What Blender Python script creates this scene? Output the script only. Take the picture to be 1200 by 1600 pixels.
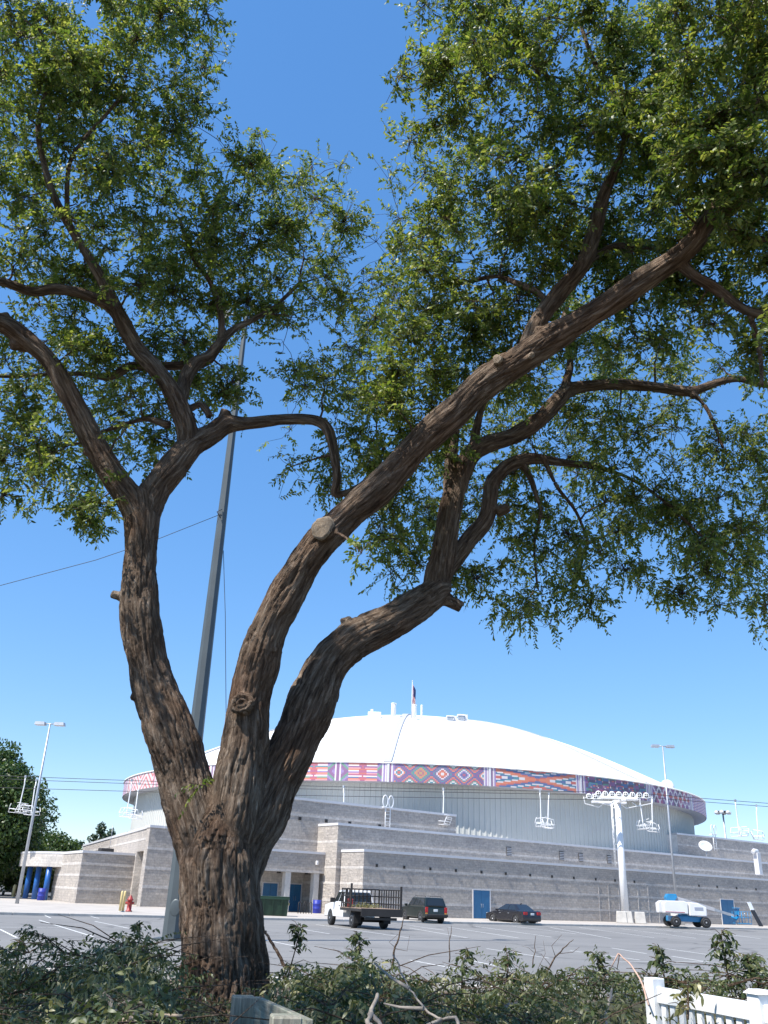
import bpy, bmesh, math, random
import numpy as np
from mathutils import Vector, Matrix
from mathutils.kdtree import KDTree

random.seed(7); rng = np.random.default_rng(7)
R = math.radians; PI = math.pi
sc = bpy.context.scene
for o in list(bpy.data.objects): bpy.data.objects.remove(o)
col = sc.collection

# ------------------------------------------------------------------ camera
FPX, PITCH, ROLL, EYE = 1377.0, R(23.5), R(2.3), 1.65
cf = Vector((0, math.cos(PITCH), math.sin(PITCH)))
cu0 = Vector((0, -math.sin(PITCH), math.cos(PITCH)))
cr0 = Vector((1, 0, 0))
cr = cr0 * math.cos(ROLL) + cu0 * math.sin(ROLL)
cu = -cr0 * math.sin(ROLL) + cu0 * math.cos(ROLL)
camd = bpy.data.cameras.new('camera'); cam = bpy.data.objects.new('camera', camd); col.objects.link(cam)
camd.sensor_fit = 'VERTICAL'; camd.sensor_height = 36.0; camd.sensor_width = 27.0
camd.lens = FPX / 1600 * 36.0; camd.clip_end = 4000; camd.clip_start = 0.05
cam.matrix_world = Matrix(((cr.x, cu.x, -cf.x, 0), (cr.y, cu.y, -cf.y, 0), (cr.z, cu.z, -cf.z, EYE), (0, 0, 0, 1)))
sc.camera = cam

# ------------------------------------------------------------------ sky, sun, exposure
SUN_AZ, SUN_EL = R(230), R(55)
wd = bpy.data.worlds.new('World'); sc.world = wd; wd.use_nodes = True
wn = wd.node_tree
sky = wn.nodes.new('ShaderNodeTexSky'); sky.sky_type = 'NISHITA'; sky.sun_disc = False
sky.sun_elevation = SUN_EL; sky.sun_rotation = SUN_AZ; sky.altitude = 300
sky.air_density = 1.0; sky.dust_density = 0.0; sky.ozone_density = 8.0
gm = wn.nodes.new('ShaderNodeGamma'); gm.inputs[1].default_value = 0.5
hs_ = wn.nodes.new('ShaderNodeHueSaturation'); hs_.inputs['Saturation'].default_value = 1.58; hs_.inputs['Hue'].default_value = 0.509; hs_.inputs['Value'].default_value = 1.58
wn.links.new(sky.outputs[0], gm.inputs[0]); wn.links.new(gm.outputs[0], hs_.inputs['Color']); wn.links.new(hs_.outputs[0], wn.nodes['Background'].inputs[0])
wn.nodes['Background'].inputs[1].default_value = 0.15
sd = bpy.data.lights.new('sun', 'SUN'); sd.energy = 3.9; sd.angle = R(0.53); sd.color = (1.0, 0.955, 0.88)
sun = bpy.data.objects.new('sun', sd); col.objects.link(sun)
sdir = Vector((math.sin(SUN_AZ) * math.cos(SUN_EL), math.cos(SUN_AZ) * math.cos(SUN_EL), math.sin(SUN_EL)))
sun.rotation_euler = sdir.to_track_quat('Z', 'Y').to_euler(); sun.location = (-30, -25, 60)
sc.view_settings.view_transform = 'Standard'; sc.view_settings.look = 'None'
sc.view_settings.exposure = 1.0; sc.view_settings.gamma = 1.0
try: sc.view_settings.use_curve_mapping = False
except Exception: pass
sc.cycles.max_bounces = 6; sc.cycles.transparent_max_bounces = 6

# ------------------------------------------------------------------ helpers
def ray(x, y): return cf + cr * ((x - 600) / FPX) - cu * ((y - 800) / FPX)
def at(x, y, D):                       # the point at ground distance D seen there
    d = ray(x, y); return Vector((0, 0, EYE)) + d * (D / d.y)
def gnd(x, y, z=0.0):
    d = ray(x, y); return Vector((0, 0, EYE)) + d * ((z - EYE) / d.z)
def depth_of(p): return (Vector(p) - Vector((0, 0, EYE))).dot(cf)

def tag(o, label=None, cat=None, group=None, kind=None):
    if label: o['label'] = label
    if cat: o['category'] = cat
    if group: o['group'] = group
    if kind: o['kind'] = kind
    return o
def thing(name, label, cat, loc=(0, 0, 0), rz=0.0, group=None):
    o = bpy.data.objects.new(name, None); col.objects.link(o); o.empty_display_size = 0.2
    o.location = loc; o.rotation_euler = (0, 0, rz)
    return tag(o, label, cat, group)
def link(name, me, parent=None):
    o = bpy.data.objects.new(name, me); col.objects.link(o)
    if parent: o.parent = parent
    return o
def dup(root, loc=None, rz=None, label=None, parent=None):
    c = root.copy(); col.objects.link(c)
    if parent: c.parent = parent
    if loc is not None: c.location = loc
    if rz is not None: c.rotation_euler = (0, 0, rz)
    if label: c['label'] = label
    for ch in [k for k in bpy.data.objects if k.parent == root]: dup(ch, parent=c)
    return c

class MB:
    def __init__(s): s.v = []; s.f = []; s.m = []; s.sm = []
    def add(s, vs, fs, mi=0, smooth=False):
        n = len(s.v); s.v += [tuple(p) for p in vs]
        for f in fs: s.f.append(tuple(i + n for i in f)); s.m.append(mi); s.sm.append(smooth)
        return s
    def box(s, x0, x1, y0, y1, z0, z1, mi=0):
        return s.add([(x0,y0,z0),(x1,y0,z0),(x1,y1,z0),(x0,y1,z0),(x0,y0,z1),(x1,y0,z1),(x1,y1,z1),(x0,y1,z1)],
                     [(0,3,2,1),(4,5,6,7),(0,1,5,4),(1,2,6,5),(2,3,7,6),(3,0,4,7)], mi)
    def hexa(s, bot, top, mi=0):
        n = len(bot)
        return s.add(list(bot) + list(top), [tuple(range(n))[::-1], tuple(range(n, 2*n))] + [(i, (i+1)%n, n+(i+1)%n, n+i) for i in range(n)], mi)
    def prism(s, poly, z0, z1, mi=0):
        return s.hexa([(x, y, z0) for x, y in poly], [(x, y, z1) for x, y in poly], mi)
    def side(s, poly, y0, y1, mi=0):    # polygon in x,z pushed along y
        return s.hexa([(x, y0, z) for x, z in poly], [(x, y1, z) for x, z in poly], mi)
    def tube(s, pts, rad, n=8, mi=0, cap=True, smooth=True):
        pts = [Vector(p) for p in pts]
        if not hasattr(rad, '__len__'): rad = [rad] * len(pts)
        vs = []; prev = None
        for i, p in enumerate(pts):
            t = (pts[min(i+1, len(pts)-1)] - pts[max(i-1, 0)])
            t = t.normalized() if t.length > 1e-9 else Vector((0,0,1))
            if prev is None:
                a = Vector((0,0,1)) if abs(t.z) < .9 else Vector((1,0,0)); nn = t.cross(a).normalized()
            else:
                nn = prev - t * prev.dot(t); nn = nn.normalized() if nn.length > 1e-6 else t.orthogonal().normalized()
            prev = nn; b = t.cross(nn)
            for k in range(n):
                a = 2*PI*k/n; vs.append(p + (nn*math.cos(a) + b*math.sin(a)) * rad[i])
        fs = [(i*n+k, i*n+(k+1)%n, (i+1)*n+(k+1)%n, (i+1)*n+k) for i in range(len(pts)-1) for k in range(n)]
        s.add(vs, fs, mi, smooth)
        if cap:
            m = len(s.v) - len(vs)
            s.f.append(tuple(m+k for k in range(n))[::-1]); s.m.append(mi); s.sm.append(False)
            e = m + (len(pts)-1)*n
            s.f.append(tuple(e+k for k in range(n))); s.m.append(mi); s.sm.append(False)
        return s
    def lathe(s, prof, c=(0,0,0), n=16, axis='z', mi=0, smooth=True):
        vs = []
        for r_, h in prof:
            for k in range(n):
                a = 2*PI*k/n; x, y = r_*math.cos(a), r_*math.sin(a)
                q = (x, y, h) if axis == 'z' else ((x, h, y) if axis == 'y' else (h, x, y))
                vs.append((q[0]+c[0], q[1]+c[1], q[2]+c[2]))
        fs = [(i*n+k, i*n+(k+1)%n, (i+1)*n+(k+1)%n, (i+1)*n+k) for i in range(len(prof)-1) for k in range(n)]
        s.add(vs, fs, mi, smooth)
        m = len(s.v) - len(vs)
        for e, fl in ((0, True), (len(prof)-1, False)):
            if prof[e][0] > 1e-4:
                f = tuple(m+e*n+k for k in range(n)); s.f.append(f[::-1] if fl else f); s.m.append(mi); s.sm.append(False)
        return s
    def mesh(s, name, mats, bevel=0.0, seg=1):
        me = bpy.data.meshes.new(name); me.from_pydata(s.v, [], s.f); me.validate()
        for m in (mats if isinstance(mats, (list, tuple)) else [mats]): me.materials.append(m)
        bm = bmesh.new(); bm.from_mesh(me)
        if bevel:
            es = [e for e in bm.edges if len(e.link_faces) == 2 and e.calc_face_angle(0) > 0.5]
            bmesh.ops.bevel(bm, geom=es, offset=bevel, segments=seg, profile=0.5, affect='EDGES', clamp_overlap=True)
        bmesh.ops.recalc_face_normals(bm, faces=bm.faces); bm.to_mesh(me); bm.free()
        if not bevel and len(me.polygons) == len(s.f):
            me.polygons.foreach_set('material_index', s.m); me.polygons.foreach_set('use_smooth', s.sm)
        return me
    def build(s, name, mats, parent=None, bevel=0.0, seg=1):
        return link(name, s.mesh(name, mats, bevel, seg), parent)

# ------------------------------------------------------------------ materials
def nodes_of(name):
    m = bpy.data.materials.new(name); m.use_nodes = True; nt = m.node_tree
    return m, nt, nt.nodes['Principled BSDF']
def N(nt, t, **kw):
    n = nt.nodes.new(t)
    for k, v in kw.items(): setattr(n, k, v)
    return n
def ramp(nt, stops):
    r_ = N(nt, 'ShaderNodeValToRGB'); el = r_.color_ramp.elements
    while len(el) < len(stops): el.new(0.5)
    for e, (p, c) in zip(el, stops): e.position = p; e.color = (*c, 1)
    return r_
def noise(nt, vec, scale, detail=4, rough=0.55, dist=0.0):
    n = N(nt, 'ShaderNodeTexNoise'); n.inputs['Scale'].default_value = scale; n.inputs['Detail'].default_value = detail
    n.inputs['Roughness'].default_value = rough; n.inputs['Distortion'].default_value = dist
    if vec is not None: nt.links.new(vec, n.inputs['Vector'])
    return n
def bump(nt, bs, h, strength, dist=0.02):
    b = N(nt, 'ShaderNodeBump'); b.inputs['Strength'].default_value = strength; b.inputs['Distance'].default_value = dist
    nt.links.new(h, b.inputs['Height']); nt.links.new(b.outputs[0], bs.inputs['Normal']); return b
def mulc(c, k): return tuple(min(1, x*k) for x in c)
_mats = {}
def plain(name, c, rough=0.6, metal=0.0, var=0.12, scale=3.0, bmp=0.0, coat=0.0, bscale=40):
    if name in _mats: return _mats[name]
    m, nt, bs = nodes_of(name)
    tc = N(nt, 'ShaderNodeTexCoord'); n = noise(nt, tc.outputs['Object'], scale, 5, 0.6)
    r_ = ramp(nt, [(0.3, mulc(c, 1-var)), (0.7, mulc(c, 1+var))]); nt.links.new(n.outputs[0], r_.inputs[0])
    nt.links.new(r_.outputs[0], bs.inputs['Base Color'])
    bs.inputs['Roughness'].default_value = rough; bs.inputs['Metallic'].default_value = metal
    if coat: bs.inputs['Coat Weight'].default_value = coat; bs.inputs['Coat Roughness'].default_value = 0.06
    if bmp:
        b = noise(nt, tc.outputs['Object'], bscale, 4); bump(nt, bs, b.outputs[0], bmp, 0.01)
    _mats[name] = m; return m

def mat_asphalt():
    m, nt, bs = nodes_of('asphalt'); tc = N(nt, 'ShaderNodeTexCoord'); v = tc.outputs['Object']
    big = noise(nt, v, 0.12, 6, 0.65, 0.6); fine = noise(nt, v, 30, 3, 0.7)
    r1 = ramp(nt, [(0.3, (0.175, 0.169, 0.162)), (0.52, (0.212, 0.205, 0.196)), (0.75, (0.245, 0.237, 0.226))]); nt.links.new(big.outputs[0], r1.inputs[0])
    mx = N(nt, 'ShaderNodeMix', data_type='RGBA', blend_type='MULTIPLY'); mx.inputs[0].default_value = 0.55
    r2 = ramp(nt, [(0.3, (0.6, 0.6, 0.6)), (0.7, (1.15, 1.15, 1.15))]); nt.links.new(fine.outputs[0], r2.inputs[0])
    nt.links.new(r1.outputs[0], mx.inputs[6]); nt.links.new(r2.outputs[0], mx.inputs[7])
    # sealed cracks
    w = noise(nt, v, 0.35, 3); ad = N(nt, 'ShaderNodeVectorMath', operation='MULTIPLY_ADD'); nt.links.new(w.outputs[1], ad.inputs[0]); ad.inputs[1].default_value = (3, 3, 0); nt.links.new(v, ad.inputs[2])
    vo = N(nt, 'ShaderNodeTexVoronoi', feature='DISTANCE_TO_EDGE'); vo.inputs['Scale'].default_value = 0.11; nt.links.new(ad.outputs[0], vo.inputs['Vector'])
    cr_ = ramp(nt, [(0.0, (0.5, 0.5, 0.5)), (0.006, (0.6, 0.6, 0.6)), (0.012, (1, 1, 1))]); nt.links.new(vo.outputs['Distance'], cr_.inputs[0])
    mx2 = N(nt, 'ShaderNodeMix', data_type='RGBA', blend_type='MULTIPLY'); mx2.inputs[0].default_value = 0.8
    nt.links.new(mx.outputs[2], mx2.inputs[6]); nt.links.new(cr_.outputs[0], mx2.inputs[7]); nt.links.new(mx2.outputs[2], bs.inputs['Base Color'])
    bs.inputs['Roughness'].default_value = 0.85; bump(nt, bs, fine.outputs[0], 0.4, 0.006); return m
def mat_concrete(name, c, s=0.5):
    m, nt, bs = nodes_of(name); tc = N(nt, 'ShaderNodeTexCoord'); v = tc.outputs['Object']
    a = noise(nt, v, s, 7, 0.7); b = noise(nt, v, 18, 3)
    r_ = ramp(nt, [(0.28, mulc(c, 0.75)), (0.5, c), (0.75, mulc(c, 1.12))]); nt.links.new(a.outputs[0], r_.inputs[0]); nt.links.new(r_.outputs[0], bs.inputs['Base Color'])
    bs.inputs['Roughness'].default_value = 0.85; bump(nt, bs, b.outputs[0], 0.25, 0.01); return m
def mat_block(name, c, relief):
    m, nt, bs = nodes_of(name); tc = N(nt, 'ShaderNodeTexCoord'); sp = N(nt, 'ShaderNodeSeparateXYZ'); nt.links.new(tc.outputs['Object'], sp.inputs[0])
    ad = N(nt, 'ShaderNodeMath', operation='ADD'); nt.links.new(sp.outputs[0], ad.inputs[0]); nt.links.new(sp.outputs[1], ad.inputs[1])
    cb = N(nt, 'ShaderNodeCombineXYZ'); nt.links.new(ad.outputs[0], cb.inputs[0]); nt.links.new(sp.outputs[2], cb.inputs[1])
    br = N(nt, 'ShaderNodeTexBrick'); nt.links.new(cb.outputs[0], br.inputs['Vector'])
    br.inputs['Scale'].default_value = 1.0; br.inputs['Brick Width'].default_value = 0.4; br.inputs['Row Height'].default_value = 0.2; br.inputs['Mortar Size'].default_value = 0.012
    br.inputs['Color1'].default_value = (*mulc(c, 0.88), 1); br.inputs['Color2'].default_value = (*mulc(c, 1.1), 1); br.inputs['Mortar'].default_value = (*mulc(c, 0.8), 1)
    br.inputs['Bias'].default_value = 0.0
    n = noise(nt, tc.outputs['Object'], 4.6, 8, 0.78); big = noise(nt, tc.outputs['Object'], 0.35, 4, 0.6)
    r_ = ramp(nt, [(0.32, (0.68, 0.68, 0.69)), (0.68, (1.22, 1.21, 1.19))]); nt.links.new(n.outputs[0], r_.inputs[0])
    mx = N(nt, 'ShaderNodeMix', data_type='RGBA', blend_type='MULTIPLY'); mx.inputs[0].default_value = 0.9
    nt.links.new(br.outputs[0], mx.inputs[6]); nt.links.new(r_.outputs[0], mx.inputs[7])
    rb = ramp(nt, [(0.3, (0.86, 0.86, 0.88)), (0.7, (1.08, 1.07, 1.05))]); nt.links.new(big.outputs[0], rb.inputs[0])
    m2 = N(nt, 'ShaderNodeMix', data_type='RGBA', blend_type='MULTIPLY'); m2.inputs[0].default_value = 1.0
    nt.links.new(mx.outputs[2], m2.inputs[6]); nt.links.new(rb.outputs[0], m2.inputs[7]); nt.links.new(m2.outputs[2], bs.inputs['Base Color'])
    bs.inputs['Roughness'].default_value = 0.92
    bump(nt, bs, n.outputs[0], 1.0, relief); return m
def mat_leaf(name, c1, c2, c3, transl=0.4, rough=0.42, spec=0.5):
    m, nt, bs = nodes_of(name); g = N(nt, 'ShaderNodeNewGeometry')
    r_ = ramp(nt, [(0.0, c1), (0.45, c2), (1.0, c3)]); nt.links.new(g.outputs['Random Per Island'], r_.inputs[0])
    nt.links.new(r_.outputs[0], bs.inputs['Base Color']); bs.inputs['Roughness'].default_value = rough; bs.inputs['Specular IOR Level'].default_value = spec
    tr = N(nt, 'ShaderNodeBsdfTranslucent'); hs = N(nt, 'ShaderNodeHueSaturation'); hs.inputs['Hue'].default_value = 0.485; hs.inputs['Saturation'].default_value = 1.15; hs.inputs['Value'].default_value = 1.7
    nt.links.new(r_.outputs[0], hs.inputs['Color']); nt.links.new(hs.outputs[0], tr.inputs[0])
    mx = N(nt, 'ShaderNodeMixShader'); mx.inputs[0].default_value = transl
    nt.links.new(bs.outputs[0], mx.inputs[1]); nt.links.new(tr.outputs[0], mx.inputs[2]); nt.links.new(mx.outputs[0], nt.nodes['Material Output'].inputs[0]); return m
def mat_bark(name, attr=True):
    m, nt, bs = nodes_of(name)
    if attr: a = N(nt, 'ShaderNodeAttribute', attribute_name='bark'); v0 = a.outputs['Vector']
    else: v0 = N(nt, 'ShaderNodeTexCoord').outputs['Object']
    mp = N(nt, 'ShaderNodeMapping'); mp.inputs['Scale'].default_value = (1, 1, 0.13) if attr else (1, 1, 1); nt.links.new(v0, mp.inputs[0])
    a1 = noise(nt, mp.outputs[0], 20, 8, 0.72, 0.6); a2 = noise(nt, v0, 1.1, 4, 0.6); a3 = noise(nt, mp.outputs[0], 55, 5, 0.7)
    r1 = ramp(nt, [(0.34, (0.06, 0.041, 0.03)), (0.45, (0.15, 0.107, 0.077)), (0.55, (0.27, 0.208, 0.158)), (0.66, (0.47, 0.395, 0.325))]); nt.links.new(a1.outputs[0], r1.inputs[0])
    r2 = ramp(nt, [(0.32, (0.85, 0.68, 0.58)), (0.55, (1, 0.95, 0.91)), (0.72, (1.12, 1.12, 1.12))]); nt.links.new(a2.outputs[0], r2.inputs[0])
    mx = N(nt, 'ShaderNodeMix', data_type='RGBA', blend_type='MULTIPLY'); mx.inputs[0].default_value = 1
    nt.links.new(r1.outputs[0], mx.inputs[6]); nt.links.new(r2.outputs[0], mx.inputs[7]); nt.links.new(mx.outputs[2], bs.inputs['Base Color'])
    bs.inputs['Roughness'].default_value = 0.9; bs.inputs['Specular IOR Level'].default_value = 0.25
    ad = N(nt, 'ShaderNodeMath', operation='MULTIPLY_ADD'); nt.links.new(a3.outputs[0], ad.inputs[0]); ad.inputs[1].default_value = 0.4; nt.links.new(a1.outputs[0], ad.inputs[2])
    bump(nt, bs, ad.outputs[0], 1.0, 0.12); return m

M = {}
M['asphalt'] = mat_asphalt()
M['pave'] = mat_concrete('pavement_concrete', (0.43, 0.39, 0.345))
M['kerb'] = mat_concrete('kerb_concrete', (0.45, 0.43, 0.4), 2.0)
M['conc'] = mat_concrete('cast_concrete', (0.5, 0.48, 0.45), 1.5)
M['soil'] = mat_concrete('garden_soil', (0.12, 0.09, 0.06), 1.3)
M['split'] = mat_block('split_face_block', (0.51, 0.463, 0.42), 0.2)
M['smoothb'] = mat_block('smooth_block', (0.54, 0.505, 0.47), 0.006)
M['cap'] = plain('coping_metal', (0.6, 0.59, 0.6), 0.5, 0.0, 0.05)
M['siding'] = plain('metal_siding', (0.5, 0.505, 0.475), 0.6, 0.0, 0.04, 0.3)
M['roofw'] = plain('white_roof_membrane', (0.82, 0.82, 0.8), 0.6, 0, 0.03, 0.2)
M['seam'] = plain('roof_walkway_grey', (0.4, 0.4, 0.42), 0.8, 0, 0.08)
M['bluedoor'] = plain('blue_door_paint', (0.022, 0.13, 0.27), 0.5, 0, 0.1)
M['bluecol'] = plain('blue_column_paint', (0.015, 0.1, 0.34), 0.4, 0, 0.1)
M['bin'] = plain('blue_bin_plastic', (0.02, 0.035, 0.3), 0.5, 0, 0.08)
M['white'] = plain('white_painted_steel', (0.8, 0.8, 0.8), 0.45, 0, 0.04)
M['vinyl'] = plain('white_vinyl', (0.8, 0.8, 0.79), 0.4, 0, 0.03, 2)
M['galv'] = plain('galvanised_steel', (0.4, 0.42, 0.45), 0.45, 0.5, 0.1)
M['polegrey'] = plain('grey_green_pole_paint', (0.085, 0.1, 0.105), 0.5, 0.2, 0.12, 1.2)
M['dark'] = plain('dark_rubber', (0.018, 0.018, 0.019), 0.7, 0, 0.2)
M['blacksteel'] = plain('black_steel', (0.03, 0.027, 0.026), 0.55, 0.2, 0.2)
M['glass'] = plain('dark_window_glass', (0.02, 0.025, 0.03), 0.05, 0, 0.05, 1, 0, 0.5)
M['wire'] = plain('dark_cable', (0.03, 0.03, 0.035), 0.6)
M['bark'] = mat_bark('furrowed_bark'); M['twig'] = mat_bark('twig_bark', False)
M['leaf'] = mat_leaf('elm_leaf', (0.054, 0.095, 0.022), (0.118, 0.17, 0.038), (0.26, 0.29, 0.08), 0.48, 0.42, 0.42)
M['leafcut'] = mat_leaf('wilting_leaf', (0.036, 0.058, 0.02), (0.066, 0.09, 0.032), (0.17, 0.175, 0.07), 0.3)
M['leafdry'] = mat_leaf('dry_pale_leaf', (0.08, 0.09, 0.03), (0.16, 0.16, 0.06), (0.34, 0.31, 0.15), 0.3)
M['leaffar'] = mat_leaf('far_tree_leaf', (0.025, 0.055, 0.014), (0.045, 0.085, 0.02), (0.085, 0.125, 0.03), 0.3)
M['conif'] = mat_leaf('conifer_needles', (0.018, 0.04, 0.016), (0.03, 0.058, 0.022), (0.05, 0.08, 0.03), 0.15)
M['line'] = plain('road_paint', (0.62, 0.62, 0.6), 0.8, 0, 0.25, 9)
M['paleyellow'] = plain('cream_yellow_paint', (0.6, 0.47, 0.22), 0.5)
M['red'] = plain('red_hydrant_paint', (0.3, 0.035, 0.03), 0.45)
M['wood_end0'] = plain('cut_wood', (0.27, 0.19, 0.125), 0.85, 0, 0.35, 22, .5)

# ------------------------------------------------------------------ ground
def sheet(name, poly, z, mat, kind='structure'):
    me = bpy.data.meshes.new(name); me.from_pydata([(x, y, z) for x, y in poly], [], [tuple(range(len(poly)))]); me.materials.append(mat)
    o = link(name, me); o['kind'] = kind; return o
parking_lot = sheet('parking_lot', [(-1500, 19.2), (1500, 19.2), (1500, 2500), (-1500, 2500)], 0.0, M['asphalt'])
sheet('garden_strip', [(-1500, -300), (1500, -300), (1500, 19.2), (-1500, 19.2)], 0.02, M['soil'])
kb = MB()
for i in range(60): kb.box(-90+i*3, -87.02+i*3, 19.05, 19.2, -0.05, 0.14)
tag(kb.build('kerb', M['kerb'], None, 0.015), kind='structure')

AU = Vector((0.81, 0.587, 0)).normalized(); AV = Vector((-AU.y, AU.x, 0)); AO = Vector((0, 76.45, 0)); ARZ = math.atan2(AU.y, AU.x)
def W(u, v, z=0): return AO + AU*u + AV*v + Vector((0, 0, z))
pv = MB()
for i in range(-30, 40):               # pavement slabs along the arena
    for j in range(2): pv.box(i*3+0.012, i*3+2.988, -9.6+j*4.8+0.012, -4.8+j*4.8-0.012, -0.02, 0.13)
pv.box(-90, 120, 0.0, 30, -0.02, 0.128); pv.box(-90, 120, -9.58, -0.02, -0.03, 0.122)
p_ = pv.build('pavement', M['pave']); p_.location = AO; p_.rotation_euler = (0, 0, ARZ); p_['kind'] = 'structure'
kb = MB()
for i in range(-30, 40): kb.box(i*3, i*3+2.985, -9.78, -9.62, -0.05, 0.14)
p_ = kb.build('pavement_kerb', M['kerb'], None, 0.02); p_.location = AO; p_.rotation_euler = (0, 0, ARZ); p_['kind'] = 'structure'

LINES = [(61,1437.5,146,1463.5),(0,1452,26,1465),(148,1439.5,202,1450.5),(68,1429.5,79,1434),(138,1431,155,1435),(0,1448.5,250,1450.5),
 (300,1440,340,1447),(454,1449,515,1459),(494,1444.5,640,1465.5),(470,1452,520,1451.5),(640,1450,731,1465.5),(700,1448.5,810,1465.5),(640,1446,694,1453.5),
 (740,1447,862,1464),(800,1447,900,1459),(760,1482,858,1497),(722,1498,800,1514),(720,1516,790,1530),(860,1449,955,1466.5),(905,1449,1022,1465),
 (955,1449,1088,1466),(1010,1450,1130,1464),(1080,1452,1190,1467),(890,1485,1000,1500),(955,1481,1010,1490),(1040,1482,1110,1492),(940,1503,1112,1502.5),(1050,1494,1105,1503),(400,1466,470,1480),(640,1500,720,1515),(1130,1486,1190,1497)]
for x0, y0, x1, y1 in LINES:
    a, b = gnd(x0, y0, 0.004), gnd(x1, y1, 0.004)
    d = (b-a); d.z = 0; n = Vector((-d.y, d.x, 0)).normalized()*0.042
    me = bpy.data.meshes.new('parking_line'); me.from_pydata([a-n, b-n, b+n, a+n], [], [(0,1,2,3)]); me.materials.append(M['line'])
    link('parking_line', me, parking_lot)

def mat_rings():
    m, nt, bs = nodes_of('sawn_wood_rings'); tc = N(nt, 'ShaderNodeTexCoord'); v = tc.outputs['Object']
    w = noise(nt, v, 9, 4, .6); ad = N(nt, 'ShaderNodeVectorMath', operation='MULTIPLY_ADD'); nt.links.new(w.outputs[1], ad.inputs[0]); ad.inputs[1].default_value = (.03, .03, 0); nt.links.new(v, ad.inputs[2])
    wv = N(nt, 'ShaderNodeTexWave', wave_type='RINGS', rings_direction='Z'); wv.inputs['Scale'].default_value = 26; wv.inputs['Distortion'].default_value = 2.5; wv.inputs['Detail'].default_value = 4; nt.links.new(ad.outputs[0], wv.inputs[0])
    f = noise(nt, v, 28, 6, .75); mx = N(nt, 'ShaderNodeMath', operation='MULTIPLY_ADD'); nt.links.new(wv.outputs[1], mx.inputs[0]); mx.inputs[1].default_value = .35; nt.links.new(f.outputs[0], mx.inputs[2])
    r_ = ramp(nt, [(.3, (.07, .05, .035)), (.5, (.2, .145, .1)), (.75, (.33, .26, .19)), (.95, (.42, .34, .26))]); nt.links.new(mx.outputs[0], r_.inputs[0]); nt.links.new(r_.outputs[0], bs.inputs['Base Color'])
    bs.inputs['Roughness'].default_value = .9; bump(nt, bs, mx.outputs[0], .9, .02); return m
M['wood_end'] = mat_rings()
# ------------------------------------------------------------------ arena
UC, VC, RF, RD, ZF0, ZF1 = 43.18, 49.53, 42.7, 40.9, 13.0, 15.0
arena = thing('arena', 'large round white-domed arena with patterned fascia and grey block walls', 'arena', AO, ARZ)
CAPH = 0.2
def block_wall(poly, z0, z1, bands, name='wall', cap=True):
    """split-face wall volume; smooth courses stand 15 mm proud; metal coping on top"""
    w = MB().prism(poly, z0, z1).build(name, M['split'], arena)
    cx = sum(p[0] for p in poly)/len(poly); cy = sum(p[1] for p in poly)/len(poly)
    def off(d):
        out = []
        n = len(poly)
        for i in range(n):
            p0, p1, p2 = Vector(poly[i-1]), Vector(poly[i]), Vector(poly[(i+1) % n])
            e1 = (p1-p0).normalized(); e2 = (p2-p1).normalized()
            n1 = Vector((e1.y, -e1.x)); n2 = Vector((e2.y, -e2.x)); b = (n1+n2)
            out.append(tuple(p1 + b*(d/max(0.3, b.dot(n1)))))
        return out
    for zb, h in bands: MB().prism(off(0.015), zb, zb+h).build('smooth_course', M['smoothb'], w)
    if cap: MB().prism(off(0.05), z1-0.02, z1+CAPH-0.02).build('coping', M['cap'], w)
    return w
B1 = [(1.05, 0.2), (2.35, 0.2), (3.55, 0.2)]
w1 = block_wall([(-0.62, 0), (78, 0), (78, 3.2), (-0.62, 3.2)], 0.12, 4.85, B1)
w2 = block_wall([(-1.05, 3.3), (80, 3.3), (80, 12), (-1.05, 12)], 0.12, 6.95, [(1.05, .2), (2.35, .2), (3.55, .2), (5.55, .2)])
w3 = block_wall([(-7, 6.35), (14.7, 6.35), (14.7, 24), (-7, 24)], 4.6, 8.95, [(5.6, .18), (7.6, .22)])
w4 = block_wall([(52.5, 8.6), (82, 8.6), (82, 22), (52.5, 22)], 6.5, 9.85, [(8.6, .2)])
MB().prism([(48.2, 12.5), (52.5, 8.62), (52.5, 14), (48.2, 14)], 6.5, 9.8).build('smooth_wall', M['conc'], arena)
# recessed entrance with canopy
rear = MB().box(-9.6, -1.06, 8.2, 12, 0.12, 4.7).build('entrance_wall', M['smoothb'], arena)
cn = MB().box(-9.6, -1.07, 5.0, 6.3, 3.3, 4.62).build('canopy_beam', M['split'], arena)
MB().box(-9.65, -1.07, 4.95, 6.33, 4.62, 4.8).build('coping', M['cap'], cn)
MB().box(-9.62, -1.07, 4.98, 6.31, 3.14, 3.3).build('smooth_course', M['smoothb'], cn)
MB().box(-9.6, -1.07, 6.32, 8.18, 3.16, 3.3).build('canopy_soffit', M['conc'], arena)
for u in (-1.75, -4.5, -7.3): MB().box(u-0.26, u+0.26, 5.05, 5.57, 0.12, 3.14).build('canopy_column', M['conc'], arena, 0.02)
for u in (-2.2, -4.9): MB().box(u-.12, u+.12, 5.8, 6.04, 3.02, 3.15).build('soffit_light', M['blacksteel'], arena)
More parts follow.
